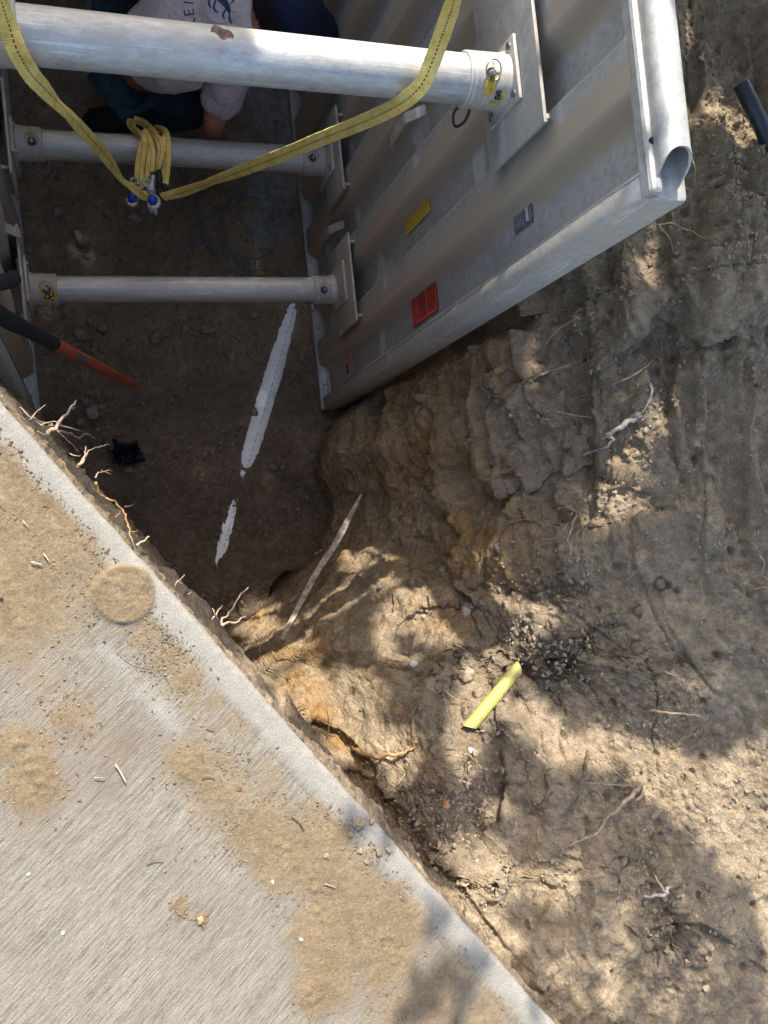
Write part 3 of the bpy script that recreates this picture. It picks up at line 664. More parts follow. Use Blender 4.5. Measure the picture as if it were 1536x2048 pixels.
# mounting plates (inner side), each with a bolted flange for the strut
def plate(panel, X, sg, ys, zt, zb, fy, fz):
    xi = X-sg*.040
    m = MB(); m.box((xi, ys[0], zb), (xi+sg*.009, ys[1], zt), .002)
    m.box((xi+sg*.002, ys[0]+.02, zb+.01), (X+sg*.03, ys[0]+.03, zt-.02)); m.box((xi+sg*.002, ys[1]-.03, zb+.01), (X+sg*.03, ys[1]-.02, zt-.02))
    auto_smooth(m.build('mounting_plate', ALU_PLATE, panel), 40)
    m = MB(); m.box((xi-sg*.010, fy[0], fz[0]), (xi-sg*.0005, fy[1], fz[1]), .002); auto_smooth(m.build('strut_flange', ALU_PLATE, panel), 40)
    for a in (.13, .87):
        for b in (.13, .87):
            m = MB(); c = np.array([xi-sg*.010, fy[0]+a*(fy[1]-fy[0]), fz[0]+b*(fz[1]-fz[0])]); m.tube([c, c-np.array([sg*.005, 0, 0])], .008, 10)

            m.build('bolt', STEEL, panel)
    return xi
HZ = CAMZ
PL = [  # strut y, z, radius, plate y range, z top, z bottom, flange y, flange z
    (.98, HZ-1.575, .0515, (.815, 1.60), HZ-1.43, HZ-1.68, (.905, 1.05), (HZ-1.645, HZ-1.50)),
    (.95, HZ-3.000, .0470, (.768, 1.10), HZ-2.785, HZ-3.035, (.866, 1.02), (HZ-3.065, HZ-2.85)),
    (1.46, HZ-2.975, .0500, (1.265, 1.58), HZ-2.775, HZ-3.00, (1.367, 1.49), (HZ-3.045, HZ-2.845))]
PIPELAB = ['spreader_pipe']*3
for k, (sy, sz, sr, py, pzt, pzb, fy, fz) in enumerate(PL):
    for panel, X, sg in ((right_panel, XR, 1), (left_panel, XL, -1)): plate(panel, X, sg, py, pzt, pzb, fy, fz)
    m = MB(); xs = np.linspace(XL+.06, XR-.06, 24); m.tube([(x, sy, sz) for x in xs], sr, 48)
    pipe = auto_smooth(m.build('spreader_pipe', ALU_TUBE, shield), 50)
    cw = .085 if k else .095
    for X, sg in ((XR, 1), (XL, -1)):
        xi = X-sg*.050
        m = MB(); prof = [(xi, sr+.012), (xi-sg*.012, sr+.008), (xi-sg*cw, sr+.0065), (xi-sg*(cw+.003), sr+.004), (xi-sg*(cw+.003), sr-.001)]
        m.tube([(p[0], sy, sz) for p in prof], [p[1] for p in prof], 48)
        auto_smooth(m.build('collar', ALU_POST, pipe), 35)
        # locking pin through the collar with a wire ring
        tilt = np.array([0, -.30, 1.]); tilt /= np.linalg.norm(tilt); px = xi-sg*.052
        c = np.array([px, sy, sz]); m = MB(); m.tube([c-tilt*(sr+.014), c+tilt*(sr+.016), c+tilt*(sr+.022)], [.0085, .0085, .005], 14); auto_smooth(m.build('locking_pin', STEEL, pipe), 40)
        m = MB(); h_ = c+tilt*(sr+.006); m.tube([h_, h_+tilt*.0015], .0135, 16); m.build('pin_hole', INK, pipe)
        m = MB(); rn = tilt+np.array([.25*sg, -.25, 0]); m.ring(c+tilt*(sr+.018)+np.array([0, .006, 0]), rn, .021, .0016, 36, 8)
        m.tube([c+tilt*(sr+.018)+np.array([0, .024, .003]), c+tilt*(sr+.02)], .0016, 6)
        m.build('pin_ring', STEEL, pipe, True)
        m = MB(); q = c+np.array([-sg*.022 if k else -sg*.034, -sr*.72, -sr*.72])
        if k == 0 and sg < 0: continue
        loop = [(0, 0, 0), (-.012, -.012, -.014), (-.006, -.026, -.034), (.006, -.03, -.042), (.022, -.022, -.032), (.026, -.01, -.014), (.024, 0, 0)]
        m.tube(spline([q+np.array(p) for p in loop], 4), .0033, 8); m.build('wire_keeper', DARKM if k == 0 and sg > 0 else STEEL, pipe, True)
def on_cyl(pipe_i, x, ang, r):                  # ang 0 = top, positive towards the camera side (-Y)
    sy, sz = PL[pipe_i][0], PL[pipe_i][1]; return np.array([x, sy-r*math.sin(ang), sz+r*math.cos(ang)])
def cyl_patch(pi, r, x0, x1, a0, a1, edge, mat, name, seedv=0):
    """ragged sticker wrapped on a collar"""
    V = []; Fc = []; nx, na = 16, 16; keep = {}
    for i in range(nx+1):
        for j in range(na+1):
            V.append(on_cyl(pi, x0+(x1-x0)*i/nx, a0+(a1-a0)*j/na, r))
    for i in range(nx):
        for j in range(na):
            q = float(perlin(i*.33+seedv, j*.33, seedv*1.7)); e = min(i, j, nx-1-i, na-1-j)/8.
            if q+e*.5+edge > 0.05: a = i*(na+1)+j; Fc.append([a, a+1, a+na+2, a+na+1])
    return mesh_obj(name, V, Fc, mat, [o for o in shield.children if o.name.startswith('spreader_pipe')][pi], True)
R0 = PL[0][2]+.0085
cyl_patch(0, R0, .885, .912, .32, 1.05, .15, YEL, 'sticker_scrap', 1.3)
cyl_patch(0, R0, .925, .944, .75, 1.22, .0, YEL, 'sticker_scrap', 4.1)
cyl_patch(0, R0+.0004, .915, .931, .80, 1.15, .05, INK, 'sticker_scrap', 5.5)
cyl_patch(0, R0, .905, .935, 1.22, 1.5, .05, YEL, 'sticker_scrap', 7.7)
cyl_patch(1, PL[1][2]+.0085, -.130, -.075, .1, 1.2, .02, YEL, 'sticker_scrap', 2.3)
cyl_patch(1, PL[1][2]+.0089, -.120, -.085, .3, 1.1, -.12, INK, 'sticker_scrap', 9.3)
cyl_patch(2, PL[2][2]+.0085, -.120, -.095, -.4, .05, .05, YEL, 'sticker_scrap', 3.3)
# carrying handles welded in the corrugation valleys
def handle(c1, c2, out, panel, w=.032):
    c1, c2 = np.array(c1), np.array(c2); o = np.array([-out, 0, 0])
    pts = [c1, c1+.22*(c2-c1)+o*.85, c1+.5*(c2-c1)+o, c1+.8*(c2-c1)+o*.95, c2+(c2-c1)*.02]
    m = MB(); V = []; ax = np.array([0, 1., 0])
    for p in pts: V += [p-ax*w/2, p+ax*w/2]
    pts2 = [p+np.array([.006, 0, 0]) for p in pts]
    for p in pts2: V += [p-ax*w/2, p+ax*w/2]
    k = len(pts); Fc = []
    for i in range(k-1):
        a = 2*i; b = a+2; A = 2*k+a; B = A+2
        Fc += [[a, a+1, b+1, b], [A, B, B+1, A+1], [a, b, B, A], [a+1, A+1, B+1, b+1]]
    m.add(V, Fc); return m.build('lifting_handle', ALU_PLATE, panel)
h1a, h1b = atX(790, 300, 1.0), atX(848, 232, 1.0); h1b[1] = h1a[1]
handle(h1a, h1b, .042, right_panel)
h2a, h2b = atX(648, 500, 1.0), atX(686, 462, 1.0); h2b[1] = h2a[1]
handle(h2a, h2b, .042, right_panel)
handle((XL, 1.06, HZ-2.95), (XL, 1.06, HZ-2.72), -.042, left_panel)
# stickers on the right panel; ex is their reading direction
def sticker(x, y0, y1, z0, z1, parts_fn, mat, name):
    m = MB(); m.add([(x, y0, z0), (x, y1, z0), (x, y1, z1), (x, y0, z1)], [[0, 3, 2, 1]])
    return multi(name, [(m, mat)]+parts_fn(x-.0008, y0, y1, z0, z1), right_panel)
def dashes(x, y0, y1, z0, z1, rows, seed, mat, frac=1.0, th=.35):
    r = random.Random(seed); m = MB()
    for i in range(rows):
        z = z0+(z1-z0)*(i+.5)/rows; h = (z1-z0)/rows*th*.6; y = y0+r.random()*.008; end = y1-r.random()*(y1-y0)*.25*frac
        while y < end:
            l = .002+r.random()*.006; l = min(l, end-y); m.add([(x, y, z-h), (x, y+l, z-h), (x, y+l, z+h), (x, y, z+h)], [[0, 3, 2, 1]]); y += l+.0018
    return (m, mat)
xv = XR+.0345
def red_parts(x, y0, y1, z0, z1):
    t = text_mb('WARNINGS', .026, (x-.0006, (y0+y1)/2, z0+.026), (0, 1, 0), (0, 0, -1))
    b = MB(); b.add([(x, y0+.008, z0+.040), (x, y1-.008, z0+.040), (x, y1-.008, z0+.043), (x, y0+.008, z0+.043)], [[0, 3, 2, 1]])
    e = MB()
    for (a0, a1, b0, b1) in ((y0, y1, z1-.002, z1), (y0, y0+.002, z0, z1)): e.add([(x, a0, b0), (x, a1, b0), (x, a1, b1), (x, a0, b1)], [[0, 3, 2, 1]])
    return [(t, INK), (b, INK), (e, INK), dashes(x, y0+.008, y1-.006, z0+.055, z0+.125, 5, 2, INK, 1, .5), dashes(x, y0+.008, y1-.01, z0+.135, z1-.012, 5, 5, INK, 1, .5)]
def blk_parts(x, y0, y1, z0, z1):
    m = MB(); m.add([(x, y0+.010, z0+.058), (x, y1-.012, z0+.058), (x, y1-.012, z0+.070), (x, y0+.010, z0+.070)], [[0, 3, 2, 1]])
    return [(m, STW), dashes(x, y0+.005, y1-.008, z0+.008, z0+.05, 6, 9, STW, 1, .25), dashes(x, y0+.005, y1-.008, z1-.022, z1-.005, 3, 4, STW, 1, .25)]
def yel_parts(x, y0, y1, z0, z1): return [dashes(x, y1-.012, y1-.006, z1-.03, z1-.02, 1, 3, INK)]
def flag_parts(x, y0, y1, z0, z1):
    out = MB(); bl = MB(); zc0, zc1 = z0+.008, z1-.008
    w = (y1-y0-.03)/13
    for i in range(7):
        a = y0+.012+2*i*w; out.add([(x, a, z0+(.052 if i < 4 else .010)), (x, a+w, z0+(.052 if i < 4 else .010)), (x, a+w, z1-.010), (x, a, z1-.010)], [[0, 3, 2, 1]])
    bl.add([(x, y0+.012, z0+.010), (x, y0+.012+7*w, z0+.010), (x, y0+.012+7*w, z0+.049), (x, y0+.012, z0+.049)], [[0, 3, 2, 1]])
    return [(out, RED), (bl, STK), dashes(x, y1-.016, y1-.004, z0+.008, z1-.008, 2, 6, STK, .2)]
def zz(u, v): return atX(u, v, xv)
a, b = zz(830, 655), zz(868, 544); sticker(xv-.0005, a[1]+.002, b[1]+.020, a[2]-.014, b[2]+.004, red_parts, RED, 'sticker')
a, b = zz(1031, 470), zz(1062, 390); sticker(xv-.0005, a[1], b[1], a[2], b[2], blk_parts, STK, 'sticker')
a, b = zz(813, 466), zz(857, 378); sticker(xv-.001, a[1]-.01, b[1]-.015, a[2], b[2], yel_parts, YEL, 'sticker')
a, b = zz(693, 757), zz(703, 690); sticker(xv-.0005, a[1], b[1], a[2], b[2], flag_parts, STW, 'sticker')
finish(shield)
# ---------------------------------------------------------------- lifting sling
CAMP = np.array([0, 0, CAMZ])
def ribbon(name, path, width, mat, parent=None, twist=None, n=10, thick=.0022, edgefray=0.0, facing=None, wprof=None):
    pts = spline(path, n); k = len(pts); tw = np.interp(np.linspace(0, 1, k), np.linspace(0, 1, len(path)), twist if twist is not None else [0]*len(path))
    wp = np.interp(np.linspace(0, 1, k), np.linspace(0, 1, len(path)), wprof) if wprof is not None else np.ones(k)
    L = np.concatenate([[0], np.cumsum(np.linalg.norm(np.diff(pts, axis=0), axis=1))]); V = []; C = []
    acr = [-1, -.9, -.5, -.09, .09, .5, .9, 1]
    for i in range(k):
        T = pts[min(i+1, k-1)]-pts[max(i-1, 0)]; T /= np.linalg.norm(T)
        fv = (CAMP-pts[i]) if facing is None else np.array(facing, float); fv = fv-T*(fv@T); fv /= np.linalg.norm(fv); wv = np.cross(T, fv)
        ca, sa = math.cos(tw[i]), math.sin(tw[i]); wd = wv*ca+fv*sa; nd = fv*ca-wv*sa
        for side in (1, -1):
            for g in acr:
                e = 1+edgefray*float(perlin(L[i]*160, g*3., side*1.))*(abs(g) > .95)
                V.append(pts[i]+wd*width*.5*g*e*wp[i]+nd*side*thick*.5-nd*.0035*(g*g)); C.append((L[i], g, 0))
    m = len(acr); Fc = []
    for i in range(k-1):
        a, b = i*2*m, (i+1)*2*m
        for j in range(m-1): Fc += [[a+j, b+j, b+j+1, a+j+1], [a+m+j, a+m+j+1, b+m+j+1, b+m+j]]
        Fc += [[a, a+m, b+m, b], [a+m-1, b+m-1, b+2*m-1, a+2*m-1]]
    o = mesh_obj(name, V, Fc, mat, parent, True, np.array(C)); return o
sling = empty('lifting_sling')
tag(sling, 'yellow web lifting sling draped over the upper strut with looped ends and blue hooks', 'lifting sling')
SP = [(925, -60, 1.20), (912, -20, 1.27), (905, 12, 1.33), (886, 66, 1.42), (866, 120, 1.475), (846, 165, 1.50), (818, 195, 1.54), (775, 222, 1.64), (720, 247, 1.78), (640, 279, 1.97), (560, 312, 2.17), (480, 343, 2.40), (420, 366, 2.58), (365, 385, 2.74), (325, 396, 2.80)]
ribbon('webbing', [atH(*p) for p in SP], .035, WEB, sling, twist=[.5, .9, .5, .15, .1, -.2, .1, .2, .15, .1, .1, .3, .9, .5, .7], edgefray=.10)
SP2 = [(-22, -90, 1.28), (-8, -40, 1.36), (4, 10, 1.42), (20, 58, 1.475), (34, 100, 1.49), (62, 148, 1.56), (92, 180, 1.66), (128, 218, 1.84), (168, 262, 2.10), (202, 300, 2.32), (228, 334, 2.52), (252, 364, 2.70), (284, 388, 2.80), (300, 392, 2.82)]
ribbon('webbing', [atH(*p) for p in SP2], .035, WEB, sling, twist=[.3, .5, .7, .35, .1, .0, .35, 1.05, .45, .15, .6, 1.2, .5, .3], edgefray=.10)
# looped ends lying over the lower far strut
def loopband(pts, w, tw=None, wp=None): return ribbon('folded_web', [atH(*p) for p in pts], w, WEB, sling, twist=tw, edgefray=.12, n=7, wprof=wp)
loopband([(278, 375, 2.86), (279, 335, 2.85), (284, 300, 2.84), (284, 278, 2.85), (270, 262, 2.92), (262, 248, 2.99), (264, 238, 3.03)], .033, [0, .1, .3, .5, .9, .4, .2])
loopband([(295, 376, 2.84), (300, 335, 2.83), (302, 305, 2.82), (295, 278, 2.84), (284, 262, 2.90)], .030, [0, 0, .2, .3, .2])
loopband([(312, 342, 2.82), (317, 322, 2.81), (322, 300, 2.80), (318, 283, 2.82), (304, 262, 2.90), (286, 246, 2.99), (268, 240, 3.03)], .028, [.9, .7, .3, .1, -.1, .1, .2])
loopband([(328, 368, 2.83), (332, 330, 2.82), (333, 300, 2.81), (332, 274, 2.84), (326, 262, 2.90), (312, 259, 2.97)], .030, [0, .1, 0, .1, .2, .6])
for (u0, v0, u1, v1, r) in ((305, 345, 305, 372, .010), (318, 340, 320, 375, .011), (330, 368, 331, 388, .009)):
    a, b = atH(u0, v0, 2.81), atH(u1, v1, 2.82); m = MB(); m.tube([a, .5*(a+b)+np.array([0, 0, .004]), b], [r*.7, r, r*.8], 10); auto_smooth(m.build('black_sleeve', BLACK, sling), 60)
def hook(u, v, h, ang):
    c = atH(u, v, h); ex = np.array([math.cos(ang), math.sin(ang), 0]); ey = np.array([-ex[1], ex[0], 0])
    pts = [c+ey*.045, c+ey*.028, c+ey*.012+ex*.004, c-ey*.004+ex*.016, c-ey*.022+ex*.016, c-ey*.034, c-ey*.030-ex*.017, c-ey*.014-ex*.020]
    m = MB(); m.tube(spline(pts, 5), [.0065]*15+[.008]*15+[.004]*6, 10)
    m.ring(c+ey*.052, [0.2, .2, 1], .013, .005, 20, 8)
    hk = m.build('hook', STEEL if ang < 0 else simple('grey_forged_steel%d' % int(u), (.33, .33, .33), .5, .3, .15), sling, True)
    m = MB(); m.tube([c+ey*.006, c-ey*.006, c-ey*.026], [.012, .019, .010], 12); m.build('hook_latch', BLUEP, hk, True); return hk
hook(304, 396, 2.78, .25); hook(266, 392, 2.84, -.2)
m = MB(); a = atH(306, 352, 2.79); b = atH(303, 385, 2.78); m.tube([a, .5*(a+b), b], [.008, .0075, .014], 12); auto_smooth(m.build('hook_shank', simple('grey_link', (.36, .37, .38), .5, .3, .15), sling), 60)
m = MB()
for (u, v, w_) in ((298, 412, .010), (308, 417, .013)):
    c = atH(u, v, 2.86); m.tube([c+np.array([0, .018, .006]), c, c-np.array([-.006, .022, .004])], [w_*.6, w_, .003], 8)
auto_smooth(m.build('sling_tag', simple('pale_tag', (.42, .43, .40), .7), sling), 60)
finish(sling)

# ---------------------------------------------------------------- person kneeling in the trench
def skin_body(name, verts, edges, radii, root, mat, parent=None, sub=2):
    me = bpy.data.meshes.new(name); me.from_pydata([tuple(v) for v in verts], edges, []); o = bpy.data.objects.new(name, me); COL.objects.link(o)
    sk = o.modifiers.new('s', 'SKIN'); sk.use_smooth_shade = True
    for i, r in enumerate(radii):
        r = r if isinstance(r, tuple) else (r, r); me.skin_vertices[0].data[i].radius = r
        me.skin_vertices[0].data[i].use_root = (i == root)
    ss = o.modifiers.new('b', 'SUBSURF'); ss.levels = sub; ss.render_levels = sub
    bpy.context.view_layer.update()
    m2 = bpy.data.meshes.new_from_object(o.evaluated_get(bpy.context.evaluated_depsgraph_get()))
    o.modifiers.clear(); o.data = m2; m2.materials.clear(); m2.materials.append(mat)
    m2.polygons.foreach_set('use_smooth', [True]*len(m2.polygons))
    if parent is not None: o.parent = parent
    return o
pel = atH(285, 100, 2.93); sp1 = atH(345, 88, 2.78); sp2 = atH(420, 62, 2.68); nk = atH(500, 40, 2.66); hd = atH(556, 28, 2.74)
shR = atH(462, 140, 2.73); elR = atH(428, 236, 2.93); wrR = atH(425, 325, 3.22); haR = atH(430, 350, 3.36)
shL = atH(455, -55, 2.70); elL = atH(330, -75, 2.88); wrL = atH(262, -8, 2.98); haL = atH(243, 24, 3.05)
hpR = atH(275, 150, 3.05); knR = atH(400, 225, 3.22); anR = atH(262, 235, 3.42)
hpL = atH(270, 40, 3.05); knL = atH(420, 40, 3.25); anL = atH(300, -10, 3.42)
ftR = anR+np.array([-.14, -.02, .0]); ftL = anL+np.array([-.14, .02, .0])
ex_ = np.array([1, 0, 0.])
V = [pel, sp1, sp2, nk, hd, shR, elR, wrR, shL, elL, wrL, hpR, knR, anR, ftR, hpL, knL, anL, ftL, .5*(nk+hd), hd+np.array([.06, .0, -.05]), hd+np.array([-.04, .0, .05])]
E = [(0, 1), (1, 2), (2, 3), (3, 19), (19, 4), (2, 5), (5, 6), (6, 7), (2, 8), (8, 9), (9, 10), (0, 11), (11, 12), (12, 13), (13, 14), (0, 15), (15, 16), (16, 17), (17, 18), (4, 20), (4, 21)]
Rr = [(.09, .08), (.10, .08), (.12, .08), .065, (.085, .095), .05, .046, .030, .05, .046, .030, .06, .045, .032, .03, .06, .045, .032, .03, .058, (.06, .06), (.07, .07)]
def add_hand(w, dirv, side):
    d = dirv/np.linalg.norm(dirv); sv = np.cross(d, [0, 0, 1.]); sv /= np.linalg.norm(sv); up = np.cross(sv, d); b = len(V)
    V.append(w+d*.045); E.append((V_idx[side], b)); Rr.append((.034, .018)); V.append(w+d*.085); E.append((b, b+1)); Rr.append((.036, .015))
    for i, (o, l) in enumerate(((-.030, .062), (-.011, .074), (.010, .070), (.029, .055))):
        k = len(V); p0 = w+d*.095+sv*o; V.extend([p0, p0+d*l*.5-up*.006, p0+d*l*.85-up*.022]); Rr.extend([.0095, .0085, .007]); E.extend([(b+1, k), (k, k+1), (k+1, k+2)])
    k = len(V); s_ = -1; p0 = w+d*.035+sv*.038*s_; V.extend([p0, p0+d*.03+sv*.02*s_-up*.01]); Rr.extend([.011, .009]); E.extend([(b, k), (k, k+1)])
V_idx = {'R': 7, 'L': 10}
add_hand(wrR, haR-wrR+np.array([.03, 0, 0]), 'R'); add_hand(wrL, haL-wrL, 'L')
person = empty('person')
tag(person, 'person in grey printed T-shirt, jeans and navy cap kneeling under the upper strut', 'person')
skin_body('body', V, E, Rr, 0, SKIN, person)
def warp(o, amp, f, seed=0.):
    me = o.data; P = np.array([v.co[:] for v in me.vertices]); Nn = np.array([v.normal[:] for v in me.vertices])
    P = P+Nn*(amp*(fbm(P[:, 0]+seed, P[:, 1], P[:, 2], f, 3))+amp*.7*fbm(P[:, 0]*2, P[:, 1]+seed, P[:, 2], f*.9, 2, ridge=True))[:, None]
    me.vertices.foreach_set('co', P.astype(np.float32).ravel()); me.update()
# shirt: torso and two short sleeves, open cuffs
slR = shR+(elR-shR)*.88; slL = shL+(elL-shL)*.7
Vs = [pel+np.array([-.02, 0, .03]), sp1, sp2, nk+np.array([-.03, 0, 0]), shR, slR, shL, slL, .5*(shR+slR), .5*(pel+sp1)]
sh = skin_body('shirt', Vs, [(0, 9), (9, 1), (1, 2), (2, 3), (2, 4), (4, 8), (8, 5), (2, 6), (6, 7)], [(.15, .135), (.165, .130), (.178, .130), (.11, .09), .082, .072, .082, .068, .078, (.16, .13)], 2, SHIRT, person, 3)
warp(sh, .010, 9, 2.)
je = skin_body('jeans', [pel+np.array([-.03, 0, -.03]), hpR, knR, anR, hpL, knL, anL, .5*(hpR+knR), .5*(hpL+knL)], [(0, 1), (1, 7), (7, 2), (2, 3), (0, 4), (4, 8), (8, 5), (5, 6)], [(.15, .12), .10, .078, .058, .10, .078, .058, .09, .09], 0, DENIM, person, 3)
warp(je, .010, 8, 5.)
for nm, an, ft in (('boot', anR, ftR), ('boot', anL, ftL)):
    m = MB(); m.tube([an+np.array([.02, 0, 0]), an+np.array([-.03, 0, 0]), .5*(an+ft)+np.array([0, 0, -.01]), ft+np.array([-.02, 0, -.02]), ft+np.array([-.05, 0, -.03])], [.055, .06, .052, .05, .02], 16); auto_smooth(m.build(nm, BLACK, person), 60)
# hair and cap
m = MB(); hc = atH(548, 24, 2.66)
bm = bmesh.new(); bmesh.ops.create_icosphere(bm, subdivisions=5, radius=1)
P = np.array([v.co[:] for v in bm.verts]); fcs = [[v.index for v in f.verts] for f in bm.faces]; bm.free()
hp = P*np.array([.098, .098, .085]); hp = hp*(1+.10*fbm(P[:, 0]*1.2, P[:, 1]*1.2, P[:, 2]*4, 3, 4)[:, None]+.05*perlin(P[:, 0]*14, P[:, 1]*14, P[:, 2]*3)[:, None]); m.add(hp+hc, fcs)
rg = random.Random(4)
for i in range(650):                              # locks standing off the back of the head
    a = rg.uniform(-2.9, 2.9); e = rg.uniform(-.1, 1.2); d = np.array([-abs(math.cos(a))*math.cos(e), math.sin(a)*math.cos(e), math.sin(e)])
    p = hc+d*np.array([.094, .094, .08]); q = p+d*rg.uniform(.008, .022)+np.array([-.012, rg.uniform(-.012, .012), -.006]); s = np.cross(d, [rg.random(), rg.random(), rg.random()]); s /= np.linalg.norm(s)+1e-6
    m.add([p-s*.0022, p+s*.0022, q], [[0, 1, 2]])
m.build('hair', HAIR, person, True)
m = MB(); cc = atH(596, 22, 2.64); cp = P[:].copy(); cpp = cp*np.array([.115, .112, .095]); cpp[:, 2] = np.maximum(cpp[:, 2], -.03); cpp[:, 2] -= cpp[:, 0]*.35; m.add(cpp+cc, fcs)
capo = m.build('cap', CAPM, person, True)
m = MB(); bc = cc+np.array([.10, 0, -.07]); V_ = []; Fc = []
for i in range(9):
    a = -1.1+2.2*i/8
    for r, z in ((.05, .01), (.11, -.015)): V_ += [bc+np.array([r*math.cos(a)*.95-.03, r*math.sin(a), z]), bc+np.array([r*math.cos(a)*.95-.03, r*math.sin(a), z-.004])]
for i in range(8):
    a = 4*i; b = a+4; Fc += [[a, a+2, b+2, b], [a+1, b+1, b+3, a+3], [a+2, a+3, b+3, b+2]]
m.add(V_, Fc); m.build('cap_peak', CAPM, capo, True)
m = MB(); m.tube([cc+np.array([.0, 0, .093]), cc+np.array([.0, 0, .099])], .007, 10); m.build('cap_button', CAPM, capo, True)
# print on the back of the shirt: laid on the cloth by dropping each vertex onto it
from mathutils.bvhtree import BVHTree
bv_ = BVHTree.FromPolygons([v.co[:] for v in sh.data.vertices], [list(p.vertices) for p in sh.data.polygons])
def drape(mb, lift=.0018):
    out = []
    for p in mb.v:
        h = bv_.ray_cast(Vector((p[0], p[1], CAMZ-1.5)), Vector((0, 0, -1)))
        if h[0] is None: h = (Vector((p[0], p[1], CAMZ-2.6)), Vector((0, 0, 1)))
        out.append(tuple(h[0]+h[1]*lift))
    mb.v = out; return mb
def dense(mb):                                      # subdivide so lettering follows the folds
    bm = bmesh.new(); vs = [bm.verts.new(v) for v in mb.v]
    for f in mb.f:
        try: bm.faces.new([vs[i] for i in f])
        except Exception: pass
    bmesh.ops.triangulate(bm, faces=bm.faces[:]); bmesh.ops.subdivide_edges(bm, edges=[e for e in bm.edges if e.calc_length() > .012], cuts=2, use_grid_fill=True)
    bmesh.ops.triangulate(bm, faces=bm.faces[:]); bm.verts.index_update(); mb.v = [v.co[:] for v in bm.verts]; mb.f = [[v.index for v in f.verts] for f in bm.faces]; bm.free(); return mb
pc = atH(440, 14, 2.6); pr = MB()
R1 = .098
def letter(ch, ang, R, size):
    d = np.array([math.cos(ang), math.sin(ang), 0]); t = np.array([math.sin(ang), -math.cos(ang), 0])
    q = text_mb(ch, size, pc+d*R, t, d); pr.add(q.v, q.f)
for ch, dg in zip('TIER', (150, 168, 186, 206)): letter(ch, math.radians(dg), R1, .047)
for ch, dg in zip('EV', (38, 18)): letter(ch, math.radians(dg), R1, .040)
for ch, dg in zip('A DEN', (312, 303, 294, 284, 274)):
    if ch != ' ': letter(ch, math.radians(dg-10), R1*.93, .018)
drape(dense(pr)); pr.build('shirt_lettering', NAVYINK, sh)
pr = MB(); rg = random.Random(3)
def stroke(pts, w):
    pts = spline([pc+np.array([a, b, 0]) for a, b in pts], 5); V_ = []
    for i in range(len(pts)):
        T = pts[min(i+1, len(pts)-1)]-pts[max(i-1, 0)]; T /= np.linalg.norm(T)+1e-9; s = np.array([-T[1], T[0], 0]); ww = w*(1-.55*abs(2*i/(len(pts)-1)-1)); V_ += [pts[i]-s*ww, pts[i]+s*ww]
    pr.add(V_, [[2*i, 2*i+1, 2*i+3, 2*i+2] for i in range(len(pts)-1)])
for q, w in (([(-.02, .03), (0, .02), (.02, .0), (.03, -.02)], .010), ([(-.03, .028), (-.035, .01), (-.028, -.005)], .004), ([(-.012, .02), (-.02, -.005), (-.008, -.02)], .004), ([(.03, -.018), (.028, -.04), (.034, -.055)], .004),
             ([(.022, -.005), (.008, -.025), (.012, -.04)], .004), ([(.0, .02), (.012, .042), (.004, .055)], .005), ([(.012, .04), (.03, .05), (.045, .045)], .003), ([(.03, .0), (.045, .012), (.05, .03)], .003)): stroke(q, w)
drape(pr, .002); pr.build('shirt_emblem', NAVYINK, sh)
pr = MB()
for R_ in (.050, .056, .062, .068):
    stroke([(R_*math.cos(a), R_*math.sin(a)*1.02) for a in np.linspace(math.radians(165), math.radians(330), 14)], .0011)
drape(pr, .0012); pr.build('shirt_rings', simple('faded_print', (.30, .24, .20), .9), sh)
finish(person)

# ---------------------------------------------------------------- shovel leaning on the left panel
shovel = empty('shovel')
tag(shovel, 'black and orange handled digging tool leaning against the left panel', 'shovel')
J0 = atH(2, 632, 2.02); J1 = atH(106, 686, 2.42); J2 = atH(270, 771, 3.42)
m = MB(); dirv = (J2-J1)/np.linalg.norm(J2-J1); m.tube([J1-dirv*.03, J1+dirv*.35, J2], [.019, .0185, .0165], 20); sh_ = auto_smooth(m.build('shaft', ORANGE, shovel), 60)
m = MB(); m.tube([J2-dirv*.002, J2+dirv*.012, J2+dirv*.022], [.0172, .0165, .006], 20); auto_smooth(m.build('end_cap', PALECAP, shovel), 60)
m = MB(); gp = [J1+dirv*.01, J1-dirv*.02, .5*(J0+J1), J0, J0+(J0-J1)*.35+np.array([0, .012, .03])]; m.tube(spline(gp, 5), [.0195]*6+[.020]*6+[.022]*9, 20)
br = atH(28, 556, 1.98); tp = atH(-25, 600, 1.9)
m.tube(spline([J0+(J0-J1)*.10, J0+np.array([-.055, .03, .02]), tp+np.array([.0, 0.03, .02]), .5*(tp+br)+np.array([0, .01, .01]), br], 5), [.018]*6+[.018]*15, 16)
auto_smooth(m.build('grip', BLACK, shovel), 60)
m = MB(); s0 = J1+dirv*.16; camd = CAMP-s0; camd -= dirv*(camd@dirv); camd /= np.linalg.norm(camd); sx = np.cross(camd, dirv)
V_ = []; 
for i in range(5):
    for j in range(5):
        a = -.5+1.0*j/4; V_.append(s0+dirv*.13*i/4+(camd*math.cos(a)+sx*math.sin(a))*.0197)
m.add(V_, [[i*5+j, i*5+j+1, i*5+j+6, i*5+j+5] for i in range(4) for j in range(5-1)]); m.build('shaft_label', STK, sh_)
finish(shovel)

